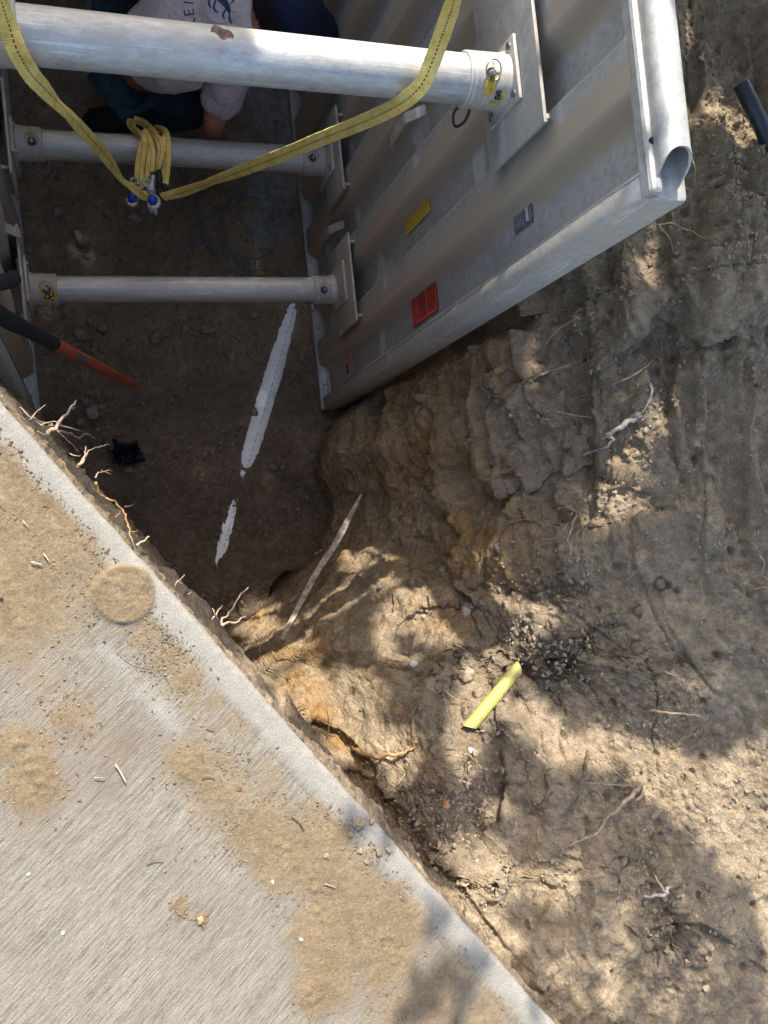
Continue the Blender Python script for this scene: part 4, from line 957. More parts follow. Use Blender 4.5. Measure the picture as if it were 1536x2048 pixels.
# ---------------------------------------------------------------- pipes, wire, board and scraps
pv0, pv1 = atH(596, 590, 3.475), atH(428, 1150, 3.50)
m = MB(); ax = (pv1-pv0)/np.linalg.norm(pv1-pv0); K = 30
pts = []
for i in range(K+1):
    t = -.15+1.45*i/K; p = pv0+(pv1-pv0)*t; p[2] = -2.02+np.interp(t, [-.2, 0, .03, .15, .30, .57, .61, .635, .66, .69, .74, .77, .93, 1.0, 1.2], [-.13, -.057, -.049, -.042, -.035, -.038, -.047, -.053, -.049, -.056, -.057, -.049, -.048, -.060, -.10]); pts.append(p)
m.tube(pts, .055, 40); pvc = auto_smooth(m.build('buried_pipe', WHITEP), 60)
tag(pvc, 'white plastic pipe half buried along the trench floor', 'pipe')
m = MB(); rg = random.Random(8); L_ = 0
while L_ < .78:
    l = rg.uniform(.004, .018); t0, t1 = L_/.86, (L_+l)/.86; s = np.cross([0, 0, 1.], ax)
    for (ta, tb) in ((t0, t1),):
        q = []
        for tt in (ta, tb):
            k = (tt+.15)/1.45*K; i = int(k); p = pts[min(i, K)]*(1-(k-i))+pts[min(i+1, K)]*(k-i)
            for w_ in (-.0015, .0015):
                an = .12; q.append(p+s*(math.sin(an)*.0575+w_)+np.array([0, 0, math.cos(an)*.0575]))
        m.add(q, [[0, 1, 3, 2]])
    L_ += l+rg.uniform(.004, .012)
m.build('pipe_print', simple('faded_ink', (.30, .31, .34), .6, bump=0), pvc)
a, b = hit_terrain(935, 1452), hit_terrain(1030, 1336)
a[2] += .012; b[2] += .020; dr = (b-a)/np.linalg.norm(b-a)
yp = empty('yellow_pipe'); tag(yp, 'short cut length of yellow plastic pipe on the loose dark soil', 'pipe')
n_ = 36; V_ = []; Fc = []
sd_ = np.cross([0, 0, 1.], dr); sd_ /= np.linalg.norm(sd_); up_ = np.cross(dr, sd_)
Lp = np.linalg.norm(b-a)
for k, tt in enumerate((0, .12, .5, .9, 1.0)):
    for rr in (.0185,):
        for j in range(n_):
            w = 2*math.pi*j/n_; c_ = math.cos(w); cut = (-.011*c_ if k == 0 else (.012*c_ if k == 4 else 0))
            V_.append(a+dr*(Lp*tt+cut)+sd_*rr*c_+up_*rr*math.sin(w)*.9)
for k in range(4):
    for j in range(n_): Fc.append([k*n_+j, k*n_+(j+1) % n_, (k+1)*n_+(j+1) % n_, (k+1)*n_+j])
n0 = len(V_)
for k, tt in enumerate((0, .3, .7, 1.0)):
    for j in range(n_):
        w = 2*math.pi*j/n_; c_ = math.cos(w); cut = (-.011*c_ if k == 0 else (.012*c_ if k == 3 else 0)); V_.append(a+dr*(Lp*tt+cut)+sd_*.016*c_+up_*.016*math.sin(w)*.9)
for k in range(3):
    for j in range(n_): Fc.append([n0+k*n_+(j+1) % n_, n0+k*n_+j, n0+(k+1)*n_+j, n0+(k+1)*n_+(j+1) % n_])
for j in range(n_): Fc.append([(j+1) % n_, j, n0+j, n0+(j+1) % n_]); Fc.append([4*n_+j, 4*n_+(j+1) % n_, n0+3*n_+(j+1) % n_, n0+3*n_+j])
auto_smooth(mesh_obj('pipe_wall', V_, Fc, YPLAS, yp), 50)
m = MB(); rg = random.Random(2)
for i in range(16):
    tt = rg.uniform(.5, .82); w = 2.15+rg.uniform(-.25, .3)
    c = a+dr*Lp*tt+sd_*.0187*math.cos(w)+up_*.0187*.9*math.sin(w); s = rg.uniform(.002, .005)
    m.tube([c, c+up_*.0006], s, 7)
m.build('dirt_smear', simple('smeared_dirt', (.17, .12, .07), .95), yp)
finish(yp)
hs = [(1482, 168, 1.46), (1500, 205, 1.46), (1522, 250, 1.48), (1560, 330, 1.50), (1640, 460, 1.50)]
m = MB(); m.tube(spline([atH(*p) for p in hs], 6), .0195, 24, cap=False); m.tube([atH(1483, 170, 1.46), atH(1487, 178, 1.46)], [.012, .012], 16)
tag(auto_smooth(m.build('black_hose', simple('black_poly', (.02, .021, .025), .35, 0, .2)), 60), 'black plastic pipe end poking out beside the right soil bank', 'hose')
def lay(pts, lift): return [hit_terrain(u, v)+np.array([0, 0, lift]) for u, v in pts]
wl = [[(410, 365), (397, 400), (400, 440), (412, 480), (440, 520), (480, 548), (520, 556)], [(520, 400), (490, 392), (460, 398), (444, 430), (448, 470), (470, 520), (495, 550)],
      [(416, 425), (440, 420), (480, 440), (508, 480), (510, 520), (490, 548), (470, 560)], [(375, 520), (378, 500), (410, 484)], [(414, 490), (470, 517), (520, 514), (548, 495), (552, 470)], [(560, 560), (590, 552), (615, 538)]]
m = MB()
for w_ in wl:
    P_ = spline([atH(u, v, 3.47) for u, v in w_], 8)
    for i in range(len(P_)): P_[i][2] += .012*float(perlin(i*.2, w_[0][0]*.1, 0))
    m.tube(P_, .0030, 7)
tag(m.build('wire_coil', BLUEW, None, True), 'thin blue wire in loose loops on the trench floor', 'wire')
# weathered wooden stake lying on the slope
st_ = [(722, 990), (700, 1032), (668, 1092), (636, 1140), (604, 1200), (578, 1250), (564, 1278)]
P_ = [hit_terrain(u, v) for u, v in st_]; h0_, h1_ = CAMZ-P_[0][2]-.05, CAMZ-P_[-1][2]-.02
P_ = spline([atH(u, v, min(h0_+(h1_-h0_)*i/(len(st_)-1), CAMZ-p[2]-.018)) for i, ((u, v), p) in enumerate(zip(st_, P_))], 4); k = len(P_); V_ = []; Fc = []
for i in range(k):
    T = P_[min(i+1, k-1)]-P_[max(i-1, 0)]; T /= np.linalg.norm(T); vd = CAMP-P_[i]; s = np.cross(T, vd); s /= np.linalg.norm(s); nn = np.cross(s, T)
    t = i/(k-1); w_ = (.005+.012*min(1, t*4)*(1-t*.55))*(1+.18*float(perlin(i*.8, 3., 1.)))
    V_ += [P_[i]-s*w_*.8+nn*.006, P_[i]+s*w_*.8+nn*.006*(1-t), P_[i]+s*w_*.8-nn*.006, P_[i]-s*w_*.8-nn*.006]
for i in range(k-1):
    for j in range(4): Fc.append([4*i+j, 4*i+(j+1) % 4, 4*i+4+(j+1) % 4, 4*i+4+j])
Fc += [[3, 2, 1, 0], [4*k-4, 4*k-3, 4*k-2, 4*k-1]]
tag(mesh_obj('wooden_stake', V_, Fc, WOOD), 'long split grey wooden stake leaning on the slope at the pit end', 'stake')
# crumpled plastic scrap on the floor
c = atH(250, 905, 3.47); m = MB(); g = 14; V_ = []
for i in range(g):
    for j in range(g):
        x_, y_ = (i/(g-1)-.5)*.12, (j/(g-1)-.5)*.10; V_.append(c+np.array([x_*(1+.4*float(perlin(i*.5, j*.1, 2))), y_*(1+.5*float(perlin(j*.5, 4, i*.1))), .012+.030*float(perlin(i*.45, j*.45, 7))]))
m.add(V_, [[i*g+j, i*g+g+j, i*g+g+j+1, i*g+j+1] for i in range(g-1) for j in range(g-1)]); tag(m.build('plastic_scrap', simple('black_film', (.015, .018, .024), .3, 0, .2)), 'crumpled black plastic scrap on the trench floor below the pavement edge', 'plastic scrap')
# dead leaf caught on the upper strut
c = on_cyl(0, 0.26, .35, .0515); c = atH(442, 80, 1.505); m = MB(); V_ = []; g = 9
for i in range(g):
    for j in range(5):
        t = i/(g-1); w_ = .016*math.sin(math.pi*min(1, t*.93+.07))*(1+.35*float(perlin(i*1.3, j, 4.))); a_ = (j/4-.5)*2
        V_.append(c+np.array([(t-.5)*.042, a_*w_*.7-(t-.5)*.010, .012+.012*a_*a_+.005*math.sin(t*9)]))
m.add(V_, [[i*5+j, i*5+5+j, i*5+6+j, i*5+1+j] for i in range(g-1) for j in range(4)])
tag(m.build('dead_leaf', simple('dry_leaf', (.38, .24, .16), .8, 0, .3, 90)), 'curled brown dead leaf lying on the upper strut', 'leaf')
# ---------------------------------------------------------------- roots
def add_root(label, paths, mat, group='bare roots sticking out of the cut soil', name='root'):
    """paths: list of (points, radius, lift); a point is (u, v) on the soil or (u, v, h) in the air"""
    m = MB(); rg = random.Random(len(label)*13+len(paths))
    for pts, r, lift in paths:
        k = len(pts); P_ = []
        for i, p in enumerate(pts):
            if len(p) == 3: P_.append(atH(*p))
            else:
                q = hit_terrain(p[0], p[1]); t = i/max(1, k-1)
                P_.append(q+np.array([0, 0, (lift*math.sin(math.pi*min(1, .15+t*.85))+.009)]))
        sp_ = spline(P_, 6); L = len(sp_)
        for i in range(L):
            sp_[i] = sp_[i]+r*.8*np.array([float(perlin(i*.33, pts[0][0]*.13, 1.)), float(perlin(i*.33, pts[0][1]*.11, 5.)), float(perlin(i*.3, 9., pts[0][0]*.1))])
        if len(pts[0]) == 2:
            for i in range(L):
                h_ = TB.ray_cast(Vector((sp_[i][0], sp_[i][1], sp_[i][2]+.12)), Vector((0, 0, -1)))
                if h_[0] is not None and h_[0][2] < sp_[i][2]+.08: sp_[i][2] = max(sp_[i][2], h_[0][2]+r*.8)
        rr = [r*(.45 if len(pts[0]) == 3 else .78)*(1-.62*(i/(L-1)))*(1+.22*float(perlin(i*.7, pts[0][0]*.3, 2.))) for i in range(L)]
        m.tube(sp_, rr, 7)
    o = m.build(name, mat, None, True); tag(o, label, 'root', group); return o
H = 1.56
roots = [
 ('thick pale cut root pointing up over the left end of the pavement edge', [([(98, 872, 1.56), (118, 845, 1.56), (138, 818, 1.56), (156, 801, 1.56)], .0085, 0), ([(140, 818, 1.56), (150, 815, 1.56)], .003, 0)], ROOTM),
 ('tangled thin reddish roots beside the thick cut root at the pavement edge', [([(40, 815, 1.55), (60, 832, 1.55), (80, 842, 1.57), (105, 850, 1.6), (145, 858, 1.6)], .003, 0), ([(60, 840, 1.55), (78, 820, 1.56), (92, 810, 1.57)], .0022, 0), ([(80, 850, 1.56), (108, 843, 1.57), (130, 852, 1.57), (160, 860, 1.58)], .0025, 0), ([(115, 862, 1.56), (140, 885, 1.6), (158, 905, 1.62)], .0024, 0), ([(70, 840, 1.56), (90, 855, 1.57), (105, 848, 1.58), (95, 870, 1.56)], .002, 0), ([(75, 862, 1.56), (92, 868, 1.57), (112, 852, 1.58)], .002, 0)], ROOTM),
 ('dark brown root curving right behind the tangled thin roots', [([(118, 862, 1.6), (140, 866, 1.63), (155, 876, 1.66), (172, 868, 1.68), (190, 879, 1.7)], .006, 0)], ROOTD),
 ('forked reddish root reaching right from the soil lip below the tangle', [([(155, 935, 1.56), (168, 915, 1.57), (182, 900, 1.58), (200, 893, 1.58), (218, 890, 1.58)], .0042, 0), ([(158, 932, 1.56), (170, 912, 1.57), (172, 895, 1.58)], .006, 0), ([(140, 908, 1.56), (150, 912, 1.56), (160, 911, 1.57)], .003, 0)], ROOTM),
 ('short spiky root with twiglets halfway along the left pavement edge', [([(190, 955, 1.56), (200, 945, 1.57), (212, 942, 1.58), (222, 940, 1.58)], .003, 0), ([(205, 945, 1.57), (203, 938, 1.57)], .0022, 0), ([(212, 944, 1.58), (222, 948, 1.58)], .002, 0)], ROOTM),
 ('long orange root running down along the pavement edge', [([(192, 968, 1.56), (200, 985, 1.58), (222, 1000, 1.6), (240, 1015, 1.61), (252, 1032, 1.61), (256, 1052, 1.6), (262, 1074, 1.57), (266, 1082, 1.55)], .0062, 0), ([(250, 1014, 1.61), (258, 1012, 1.61), (266, 1010, 1.61)], .002, 0), ([(232, 1034, 1.58), (240, 1026, 1.6), (240, 1020, 1.6)], .0025, 0), ([(262, 1064, 1.57), (270, 1063, 1.57), (276, 1062, 1.57)], .0022, 0)], ROOTO),
 ('short stout pale root stub below the long orange root', [([(272, 1092, 1.55), (283, 1084, 1.56), (298, 1074, 1.56)], .0065, 0)], ROOTM),
 ('tiny forked rootlet between the stout stub and the tall branched root', [([(350, 1172, 1.55), (356, 1162, 1.56), (364, 1154, 1.56), (369, 1148, 1.56)], .003, 0), ([(356, 1162, 1.56), (366, 1168, 1.56)], .002, 0), ([(376, 1190, 1.55), (384, 1182, 1.55)], .003, 0)], ROOTM),
 ('tall branched root standing up beside the pale ledge at the pit end', [([(441, 1252, 1.56), (448, 1235, 1.57), (462, 1218, 1.6), (476, 1198, 1.62), (496, 1174, 1.62)], .0055, 0), ([(441, 1252, 1.56), (465, 1245, 1.57), (490, 1231, 1.58)], .0065, 0), ([(426, 1215, 1.55), (430, 1228, 1.55), (434, 1240, 1.56)], .003, 0), ([(424, 1240, 1.55), (440, 1216, 1.56), (444, 1212, 1.56)], .0035, 0)], ROOTM),
 ('thin root hanging over the orange soil below the tall branched root', [([(514, 1268, 1.7), (520, 1285, 1.72), (518, 1305, 1.75), (519, 1328, 1.8)], .0035, 0), ([(535, 1340, 1.8), (545, 1322, 1.78)], .003, 0), ([(520, 1338, 1.7), (535, 1348, 1.7), (548, 1350, 1.7)], .003, 0)], ROOTM),
 ('fine orange rootlets spread on the bright ochre soil beside the pavement', [([(582, 1420), (600, 1410), (612, 1405)], .003, .01), ([(595, 1405), (600, 1396)], .0022, .01), ([(650, 1475), (655, 1440), (652, 1412)], .0025, .015), ([(640, 1440), (665, 1450), (680, 1448)], .002, .01), ([(622, 1450), (645, 1458), (660, 1470)], .002, .01)], ROOTO),
 ('thick orange root arching right with a pale cut tip', [([(700, 1492), (722, 1502), (755, 1505), (790, 1500), (812, 1494), (832, 1484)], .0095, .035), ([(692, 1508), (700, 1495), (712, 1485)], .004, .01), ([(712, 1508), (718, 1497), (726, 1487)], .0035, .01)], ROOTO),
 ('slim root lying across the right bank just below the shield rail', [([(1263, 437, 1.52), (1275, 440, 1.5), (1300, 442, 1.5), (1318, 450, 1.5)], .0042, 0), ([(1318, 450, 1.5), (1340, 446, 1.5), (1370, 457, 1.5), (1404, 473, 1.52)], .0038, 0), ([(1318, 450, 1.5), (1338, 475, 1.53), (1348, 505, 1.57)], .003, 0), ([(1266, 455, 1.53), (1275, 441, 1.5)], .003, 0)], ROOTM),
 ('wiry root dropping from behind the open rail end', [([(1365, 245, 1.5), (1375, 280, 1.5), (1384, 310, 1.5), (1390, 345, 1.52), (1388, 375, 1.55)], .0048, 0), ([(1360, 368, 1.55), (1375, 378, 1.55), (1388, 382, 1.55)], .0025, 0)], ROOTM),
 ('long reddish root arching out of a hole in the bank', [([(1160, 725), (1130, 732, 1.76), (1098, 742, 1.76), (1062, 755, 1.78), (1035, 770, 1.83)], .0075, .03), ([(1035, 770, 1.83), (1015, 792, 1.88), (985, 790, 1.92), (963, 772, 1.95), (962, 750, 1.95), (972, 745, 1.95)], .0042, 0), ([(963, 772, 1.95), (945, 772, 1.96)], .003, 0), ([(1018, 735, 1.9), (1045, 758, 1.84), (1070, 790, 1.86)], .003, 0)], ROOTD),
 ('pale hair root curving above the long reddish root', [([(1126, 650), (1098, 672), (1082, 695), (1073, 722)], .0026, .02)], ROOTM),
 ('long thin pale root trailing left across the bank below the reddish root', [([(1303, 720), (1265, 748), (1220, 770), (1180, 788), (1140, 800), (1108, 818), (1084, 826)], .0030, .02)], ROOTM),
 ('kinked thin root joining the split grey root from the left', [([(1108, 824), (1135, 834), (1165, 838), (1190, 850), (1210, 856)], .0036, .02), ([(1060, 835), (1095, 842), (1135, 836)], .002, .01)], ROOTM),
 ('split grey root with shredded bark on the middle of the bank', [([(1285, 764), (1285, 790), (1270, 828), (1250, 848)], .0048, .03), ([(1268, 834), (1235, 850), (1205, 868), (1185, 888), (1165, 912)], .0105, .03), ([(1260, 832), (1225, 858), (1190, 880)], .007, .015)], WOOD),
 ('hanging root with a pale tip below the split grey root', [([(1143, 1030), (1128, 1062), (1112, 1095), (1098, 1140), (1091, 1184)], .0050, .03)], ROOTM),
 ('slender straight root left of the hanging root', [([(1108, 1038), (1085, 1068), (1060, 1088), (1014, 1121)], .0036, .02)], ROOTM),
 ('short curved hair root on the ochre bank left of the slender root', [([(1043, 1024), (1030, 1040), (1008, 1048), (985, 1052), (972, 1062)], .0027, .015)], ROOTM),
 ('straight wiry root slanting down to the sunlit clod', [([(1124, 1014), (1155, 1032), (1188, 1050)], .0030, .02)], ROOTM),
 ('thin yellowish root on the dark crusted soil near the hanging root', [([(1220, 1166), (1250, 1156), (1305, 1095), (1330, 1090)], .0022, .01)], ROOTO),
 ('white hair roots at the right edge of the bank', [([(1515, 1150), (1530, 1165), (1545, 1180)], .0025, .01), ([(1500, 1178), (1515, 1174), (1536, 1180)], .0025, .01), ([(1512, 1110), (1518, 1130), (1512, 1160)], .003, .01)], ROOTM),
 ('tiny hair root on the smooth soil at the right edge', [([(1484, 908), (1498, 916), (1508, 921)], .0025, .01)], ROOTM),
 ('horizontal tan root over a dark hole in the lower bank', [([(1287, 1418), (1320, 1421), (1350, 1422), (1378, 1427), (1398, 1436), (1412, 1431)], .0048, .03)], ROOTM),
 ('straight pale rootlet above the horizontal tan root', [([(1317, 1338), (1345, 1355), (1362, 1375), (1380, 1392)], .003, .02)], ROOTM),
 ('small cluster of dark rootlets under the horizontal tan root', [([(1340, 1480), (1362, 1468), (1385, 1462)], .0035, .02), ([(1385, 1440), (1398, 1455), (1385, 1480), (1360, 1485)], .0045, .01)], ROOTD),
 ('stubby forked root in a dark notch of the lower bank', [([(1088, 1548), (1085, 1575), (1072, 1600), (1058, 1625)], .0085, .025), ([(1050, 1595), (1055, 1610), (1060, 1625)], .005, .01), ([(1068, 1604), (1080, 1612), (1088, 1616)], .003, .01)], ROOTD),
 ('flat dark root running down a crack in the lower bank', [([(1170, 1500), (1160, 1540), (1150, 1580), (1140, 1625)], .0065, .012), ([(1135, 1548), (1145, 1558), (1152, 1568)], .003, .01)], ROOTD),
 ('shredded root ending in a long bare tip on the lower bank', [([(1272, 1562), (1245, 1585), (1220, 1615), (1200, 1640)], .0095, .025), ([(1200, 1636), (1175, 1658), (1150, 1670), (1129, 1692)], .005, .03), ([(1282, 1570), (1265, 1592), (1240, 1600)], .006, .015)], ROOTM),
 ('thin line of root rising left of the shredded root', [([(1250, 1562), (1215, 1535), (1190, 1515), (1175, 1498)], .0024, .02), ([(1250, 1567), (1200, 1563), (1160, 1562)], .0022, .02)], ROOTM),
 ('short white cut root with a side stub near the lower right', [([(1326, 1778), (1310, 1778), (1295, 1783), (1283, 1790)], .0075, .02), ([(1318, 1776), (1308, 1764), (1304, 1746)], .0045, .02), ([(1325, 1776), (1335, 1770)], .006, .01)], simple('bleached_root', (.55, .46, .35), .8, 0, .15, 60)),
 ('short tan root stub at the pavement edge low in the view', [([(908, 1762), (920, 1763), (934, 1765)], .0062, .015)], ROOTM),
 ('thin dark rootlet in the small hole beside the pavement', [([(870, 1642), (880, 1634), (872, 1650)], .003, .01)], ROOTD),
 ('short straw root in the shade right of the orange arching root', [([(792, 1565), (800, 1553), (808, 1545)], .0035, .01)], ROOTM),
 ('twig of pale root in the dark cut near the white floor pipe', [([(616, 680), (608, 700), (600, 720)], .006, .0)], ROOTM),
 ('fine root threads above the yellow pipe', [([(880, 1378), (905, 1395), (925, 1403)], .0028, .015), ([(882, 1385), (886, 1405), (890, 1425)], .0022, .01), ([(888, 1378), (900, 1392)], .002, .01)], ROOTM),
 ('pale wisp of root just under the shield end post', [([(1084, 524, 1.9), (1095, 519, 1.9), (1110, 512, 1.9)], .004, 0), ([(1086, 520, 1.9), (1098, 523, 1.9)], .003, 0)], ROOTM),
 ('lone pale hair root on the ochre wall above the stake', [([(910, 878), (925, 872), (945, 864)], .0026, .01)], ROOTM),
]
for lab, paths, mt in roots: add_root(lab, paths, mt)
for (u, v, px, lab) in ((1275, 1295, 44, 'oval rusty brown cut root end flush with the lower bank'), (1318, 1168, 40, 'ragged dark root stub in the middle of the right bank'), (1276, 1222, 34, 'shredded pale root stub below the ragged dark stub'), (934, 1222, 36, 'torn tan root stub at the right of the shaded hollow')):
    c = hit_terrain(u, v); q = px/F*(CAMZ-c[2])*.5; m = MB(); rg = random.Random(u)
    nn_ = np.array([-.35, .1, .9]); nn_ /= np.linalg.norm(nn_); m.tube([c-nn_*.02, c+nn_*.004, c+nn_*.009], [q*.75, q*.72, q*.5], 14)
    for k in range(16):
        a = k/16*6.28; d = np.array([math.cos(a)*.7, math.sin(a)*1.1, .1]); m.tube([c+d*q*.6-nn_*.006, c+d*q*rg.uniform(.8, 1.15)+nn_*rg.uniform(.004, .014)], [.0035, .001], 5)
    m.v = [tuple(np.array(p)+.002*np.array([float(perlin(p[0]*90, p[1]*90, 1)), float(perlin(p[0]*90, p[1]*90, 5)), 0])) for p in m.v]
    tag(m.build('root_stub', ROOTD if 'rusty' in lab else ROOTD if 'dark' in lab else WOOD), lab, 'root stub', 'cut root stubs in the bank')
# ---------------------------------------------------------------- stones and clods
def blob(c, s, seed, rough=.25, sub=3, flat=.7):
    bm = bmesh.new(); bmesh.ops.create_icosphere(bm, subdivisions=sub, radius=1); P = np.array([v.co[:] for v in bm.verts]); f = [[v.index for v in q.verts] for q in bm.faces]; bm.free()
    r = 1+rough*perlin(P[:, 0]*1.1+seed, P[:, 1]*1.1, P[:, 2]*1.1+seed*.7)*1.5+rough*.4*perlin(P[:, 0]*3+seed, P[:, 1]*3, P[:, 2]*3)
    q = P*r[:, None]; q = np.clip(q, -.85, .85)*np.array([1.15, .9, flat]); a = seed*1.7; R = np.array([[math.cos(a), -math.sin(a), 0], [math.sin(a), math.cos(a), 0], [0, 0, 1]])
    return q@R.T*s+c, f
def stone(u, v, px, label, mat, group, cat='stone', on='soil', seed=None, flat=.7, rough=.25, name='stone'):
    c = hit_terrain(u, v) if on == 'soil' else atH(u, v, 1.5); h = CAMZ-c[2]; s = px*h/F*.5; sd = seed if seed is not None else u*.017+v*.031
    V_, f = blob(c+np.array([0, 0, s*.35]), s, sd, rough, 3, flat); m = MB(); m.add(V_, f); return tag(m.build(name, mat, None, True), label, cat, group)
FS = [(190, 168, 24, 'pale flat stone lying on the floor left of the seated person'), (118, 425, 26, 'rounded grey stone alone on the floor below the folded sling'), (415, 660, 30, 'largest rounded stone under the near lower strut'), (370, 657, 20, 'small stone left of the largest rounded stone'),
      (312, 677, 26, 'brown stone in the patch of rubble right of the shovel shaft'), (478, 676, 18, 'round stone left of the top of the white pipe'), (464, 712, 20, 'stone below the round stone near the white pipe'), (414, 724, 16, 'small stone in the middle of the floor above a second one'), (407, 739, 20, 'darker stone just below the small middle stone'),
      (509, 632, 18, 'stone between the lower strut and the white pipe'), (497, 707, 14, 'tiny stone close to the white pipe'), (186, 784, 24, 'pale flat stone next to the shovel end'), (185, 826, 28, 'large flat pale stone above the pavement edge roots'), (172, 803, 16, 'narrow tilted stone between two pale flat stones'), (158, 845, 14, 'small stone under the thick cut root'),
      (256, 940, 16, 'round stone beside the black plastic scrap'), (198, 715, 24, 'pinkish stone half under the shovel shaft'), (191, 697, 22, 'flat grey stone just above the shovel shaft'), (160, 670, 26, 'flat stone right of the shovel grip'), (205, 657, 22, 'angular stone in the rubble right of the shovel'), (180, 643, 18, 'small angular stone below the near lower strut collar'),
      (508, 824, 18, 'tan stone left of the white pipe lower half'), (545, 935, 16, 'stone right of the broken end of the white pipe'), (165, 478, 34, 'broad broken flake of soil above the near lower strut'), (270, 437, 24, 'rounded stone below the sling hooks'), (275, 800, 10, 'tiny stone by the shovel end cap'), (272, 751, 12, 'small pink stone touching the shovel shaft')]
for k, (u, v, px, lab) in enumerate(FS):
    mat = ROCK if k % 3 else simple('floor_stone%d' % k, ((.24, .20, .16), (.20, .175, .14), (.27, .20, .16))[k % 9//3], .95, 0, .2, 30, .002)
    stone(u, v, px, lab, mat, 'stones on the trench floor', flat=.5 if px > 22 else .7, rough=.35)
BS = [(932, 1350, 34, 'cracked clod above left of the yellow pipe'), (955, 1385, 26, 'clod touching the left side of the yellow pipe'), (985, 1392, 24, 'clod under the middle of the yellow pipe'), (972, 1478, 24, 'rounded clod just below the yellow pipe'), (950, 1505, 16, 'small clod below the rounded clod'), (1010, 1400, 14, 'small clod right of the yellow pipe'),
      (912, 1584, 18, 'round brown stone in the dark loose soil'), (941, 1500, 14, 'white chip in the dark loose soil'), (891, 1611, 18, 'small orange stone in the dark loose soil'), (1410, 1975, 18, 'round stone near the bottom right corner'), (996, 1098, 26, 'flat flake of soil left of the hanging root'), (826, 1328, 18, 'pale quartz stone at the foot of the hollow'),
      (885, 1145, 26, 'loose clod in the groove of the ochre wall'), (1010, 1210, 18, 'clod by the shaded ledge'), (1290, 860, 16, 'small clod on the right bank')]
for k, (u, v, px, lab) in enumerate(BS):
    mat = CLODD if k < 6 or k > 10 else (simple('clod_tone%d' % k, [(.20, .155, .10), (.62, .60, .55), (.42, .20, .10), (.36, .29, .19), (.27, .21, .15)][k-6], .95, 0, .2, 50, .002))
    if k == 11: mat = simple('quartz', (.55, .52, .47), .7)
    stone(u, v, px, lab, mat, 'clods and stones on the soil slope', 'clod', rough=.35, name='clod')
PS = [(716, 1645, 24, 'largest clod on the pavement beside the drop'), (743, 1642, 12, 'small clod right of the largest pavement clod'), (701, 1668, 9, 'tiny clod below the largest pavement clod'), (777, 1698, 14, 'rightmost clod of the row on the pavement'), (757, 1702, 16, 'clod second from the right in the pavement row'), (719, 1702, 12, 'clod left in the pavement row on the dirt'), (733, 1722, 12, 'clod lowest in the pavement group'),
      (653, 1712, 13, 'clod left of the pavement group on pale concrete'), (683, 1696, 9, 'tiny dark clod on the pale trowelled stripe'), (401, 1839, 14, 'lone brown clod in the middle of the broomed concrete'), (508, 1703, 10, 'dark pebble on the left rim of the dirt trail'), (602, 1877, 8, 'white pebble on the rim of the dirt trail'), (126, 1865, 6, 'tiny white pebble on the clean concrete'), (57, 1748, 6, 'tiny white pebble near the left side'), (545, 1763, 7, 'tiny grey pebble at the dirt edge')]
for k, (u, v, px, lab) in enumerate(PS):
    mat = CLODM if px > 8 and k != 10 else simple('pebble%d' % k, (.55, .52, .47) if k != 10 else (.12, .12, .13), .7)
    stone(u, v, px, lab, mat, 'clods and pebbles on the pavement', 'clod', on='slab', rough=.5, flat=.8, name='clod')
# straw and twigs on the pavement
TW = [([(231, 1529), (243, 1548), (252, 1566)], .0018, 'bent pale straw on the pavement left of the dirt trail'), ([(188, 1555), (210, 1556)], .0010, 'short thin straw near the round dirt stain'), ([(293, 1726), (308, 1720), (327, 1719)], .0014, 'dark curved twig on the clean broomed concrete'), ([(585, 1632), (598, 1644), (608, 1660)], .0018, 'black twig on the upper dirt trail'),
      ([(405, 1555), (418, 1551), (430, 1556)], .0014, 'dark twig among the upper dirt'), ([(412, 1452), (430, 1458)], .0014, 'short twig near the pavement trowelled stripe'), ([(232, 1298), (262, 1322), (298, 1332)], .0007, 'hair thin root on the concrete below the round dirt cake'), ([(62, 1124), (85, 1130)], .0018, 'short pale straw on the left dirt patch'),
      ([(46, 1042), (58, 1056)], .0012, 'tan grass stem on the upper left dirt'), ([(650, 1768), (664, 1772), (672, 1776)], .0012, 'small tan straw on the lower dirt trail'), ([(88, 1108), (98, 1122)], .0014, 'dark twig beside the short pale straw'), ([(-2, 1190), (4, 1196)], .004, 'dark stub at the left frame edge')]
for pts, r, lab in TW:
    P_ = spline([atH(u, v, 1.492) for u, v in pts], 5); m = MB(); m.tube(P_, [r*(1-.4*i/len(P_)) for i in range(len(P_))], 6)
    mt = WOOD if 'pale' in lab or 'tan' in lab or 'straw' in lab else ROOTD
    tag(m.build('twig', mt, None, True), lab, 'twig', 'twigs and straws on the pavement')
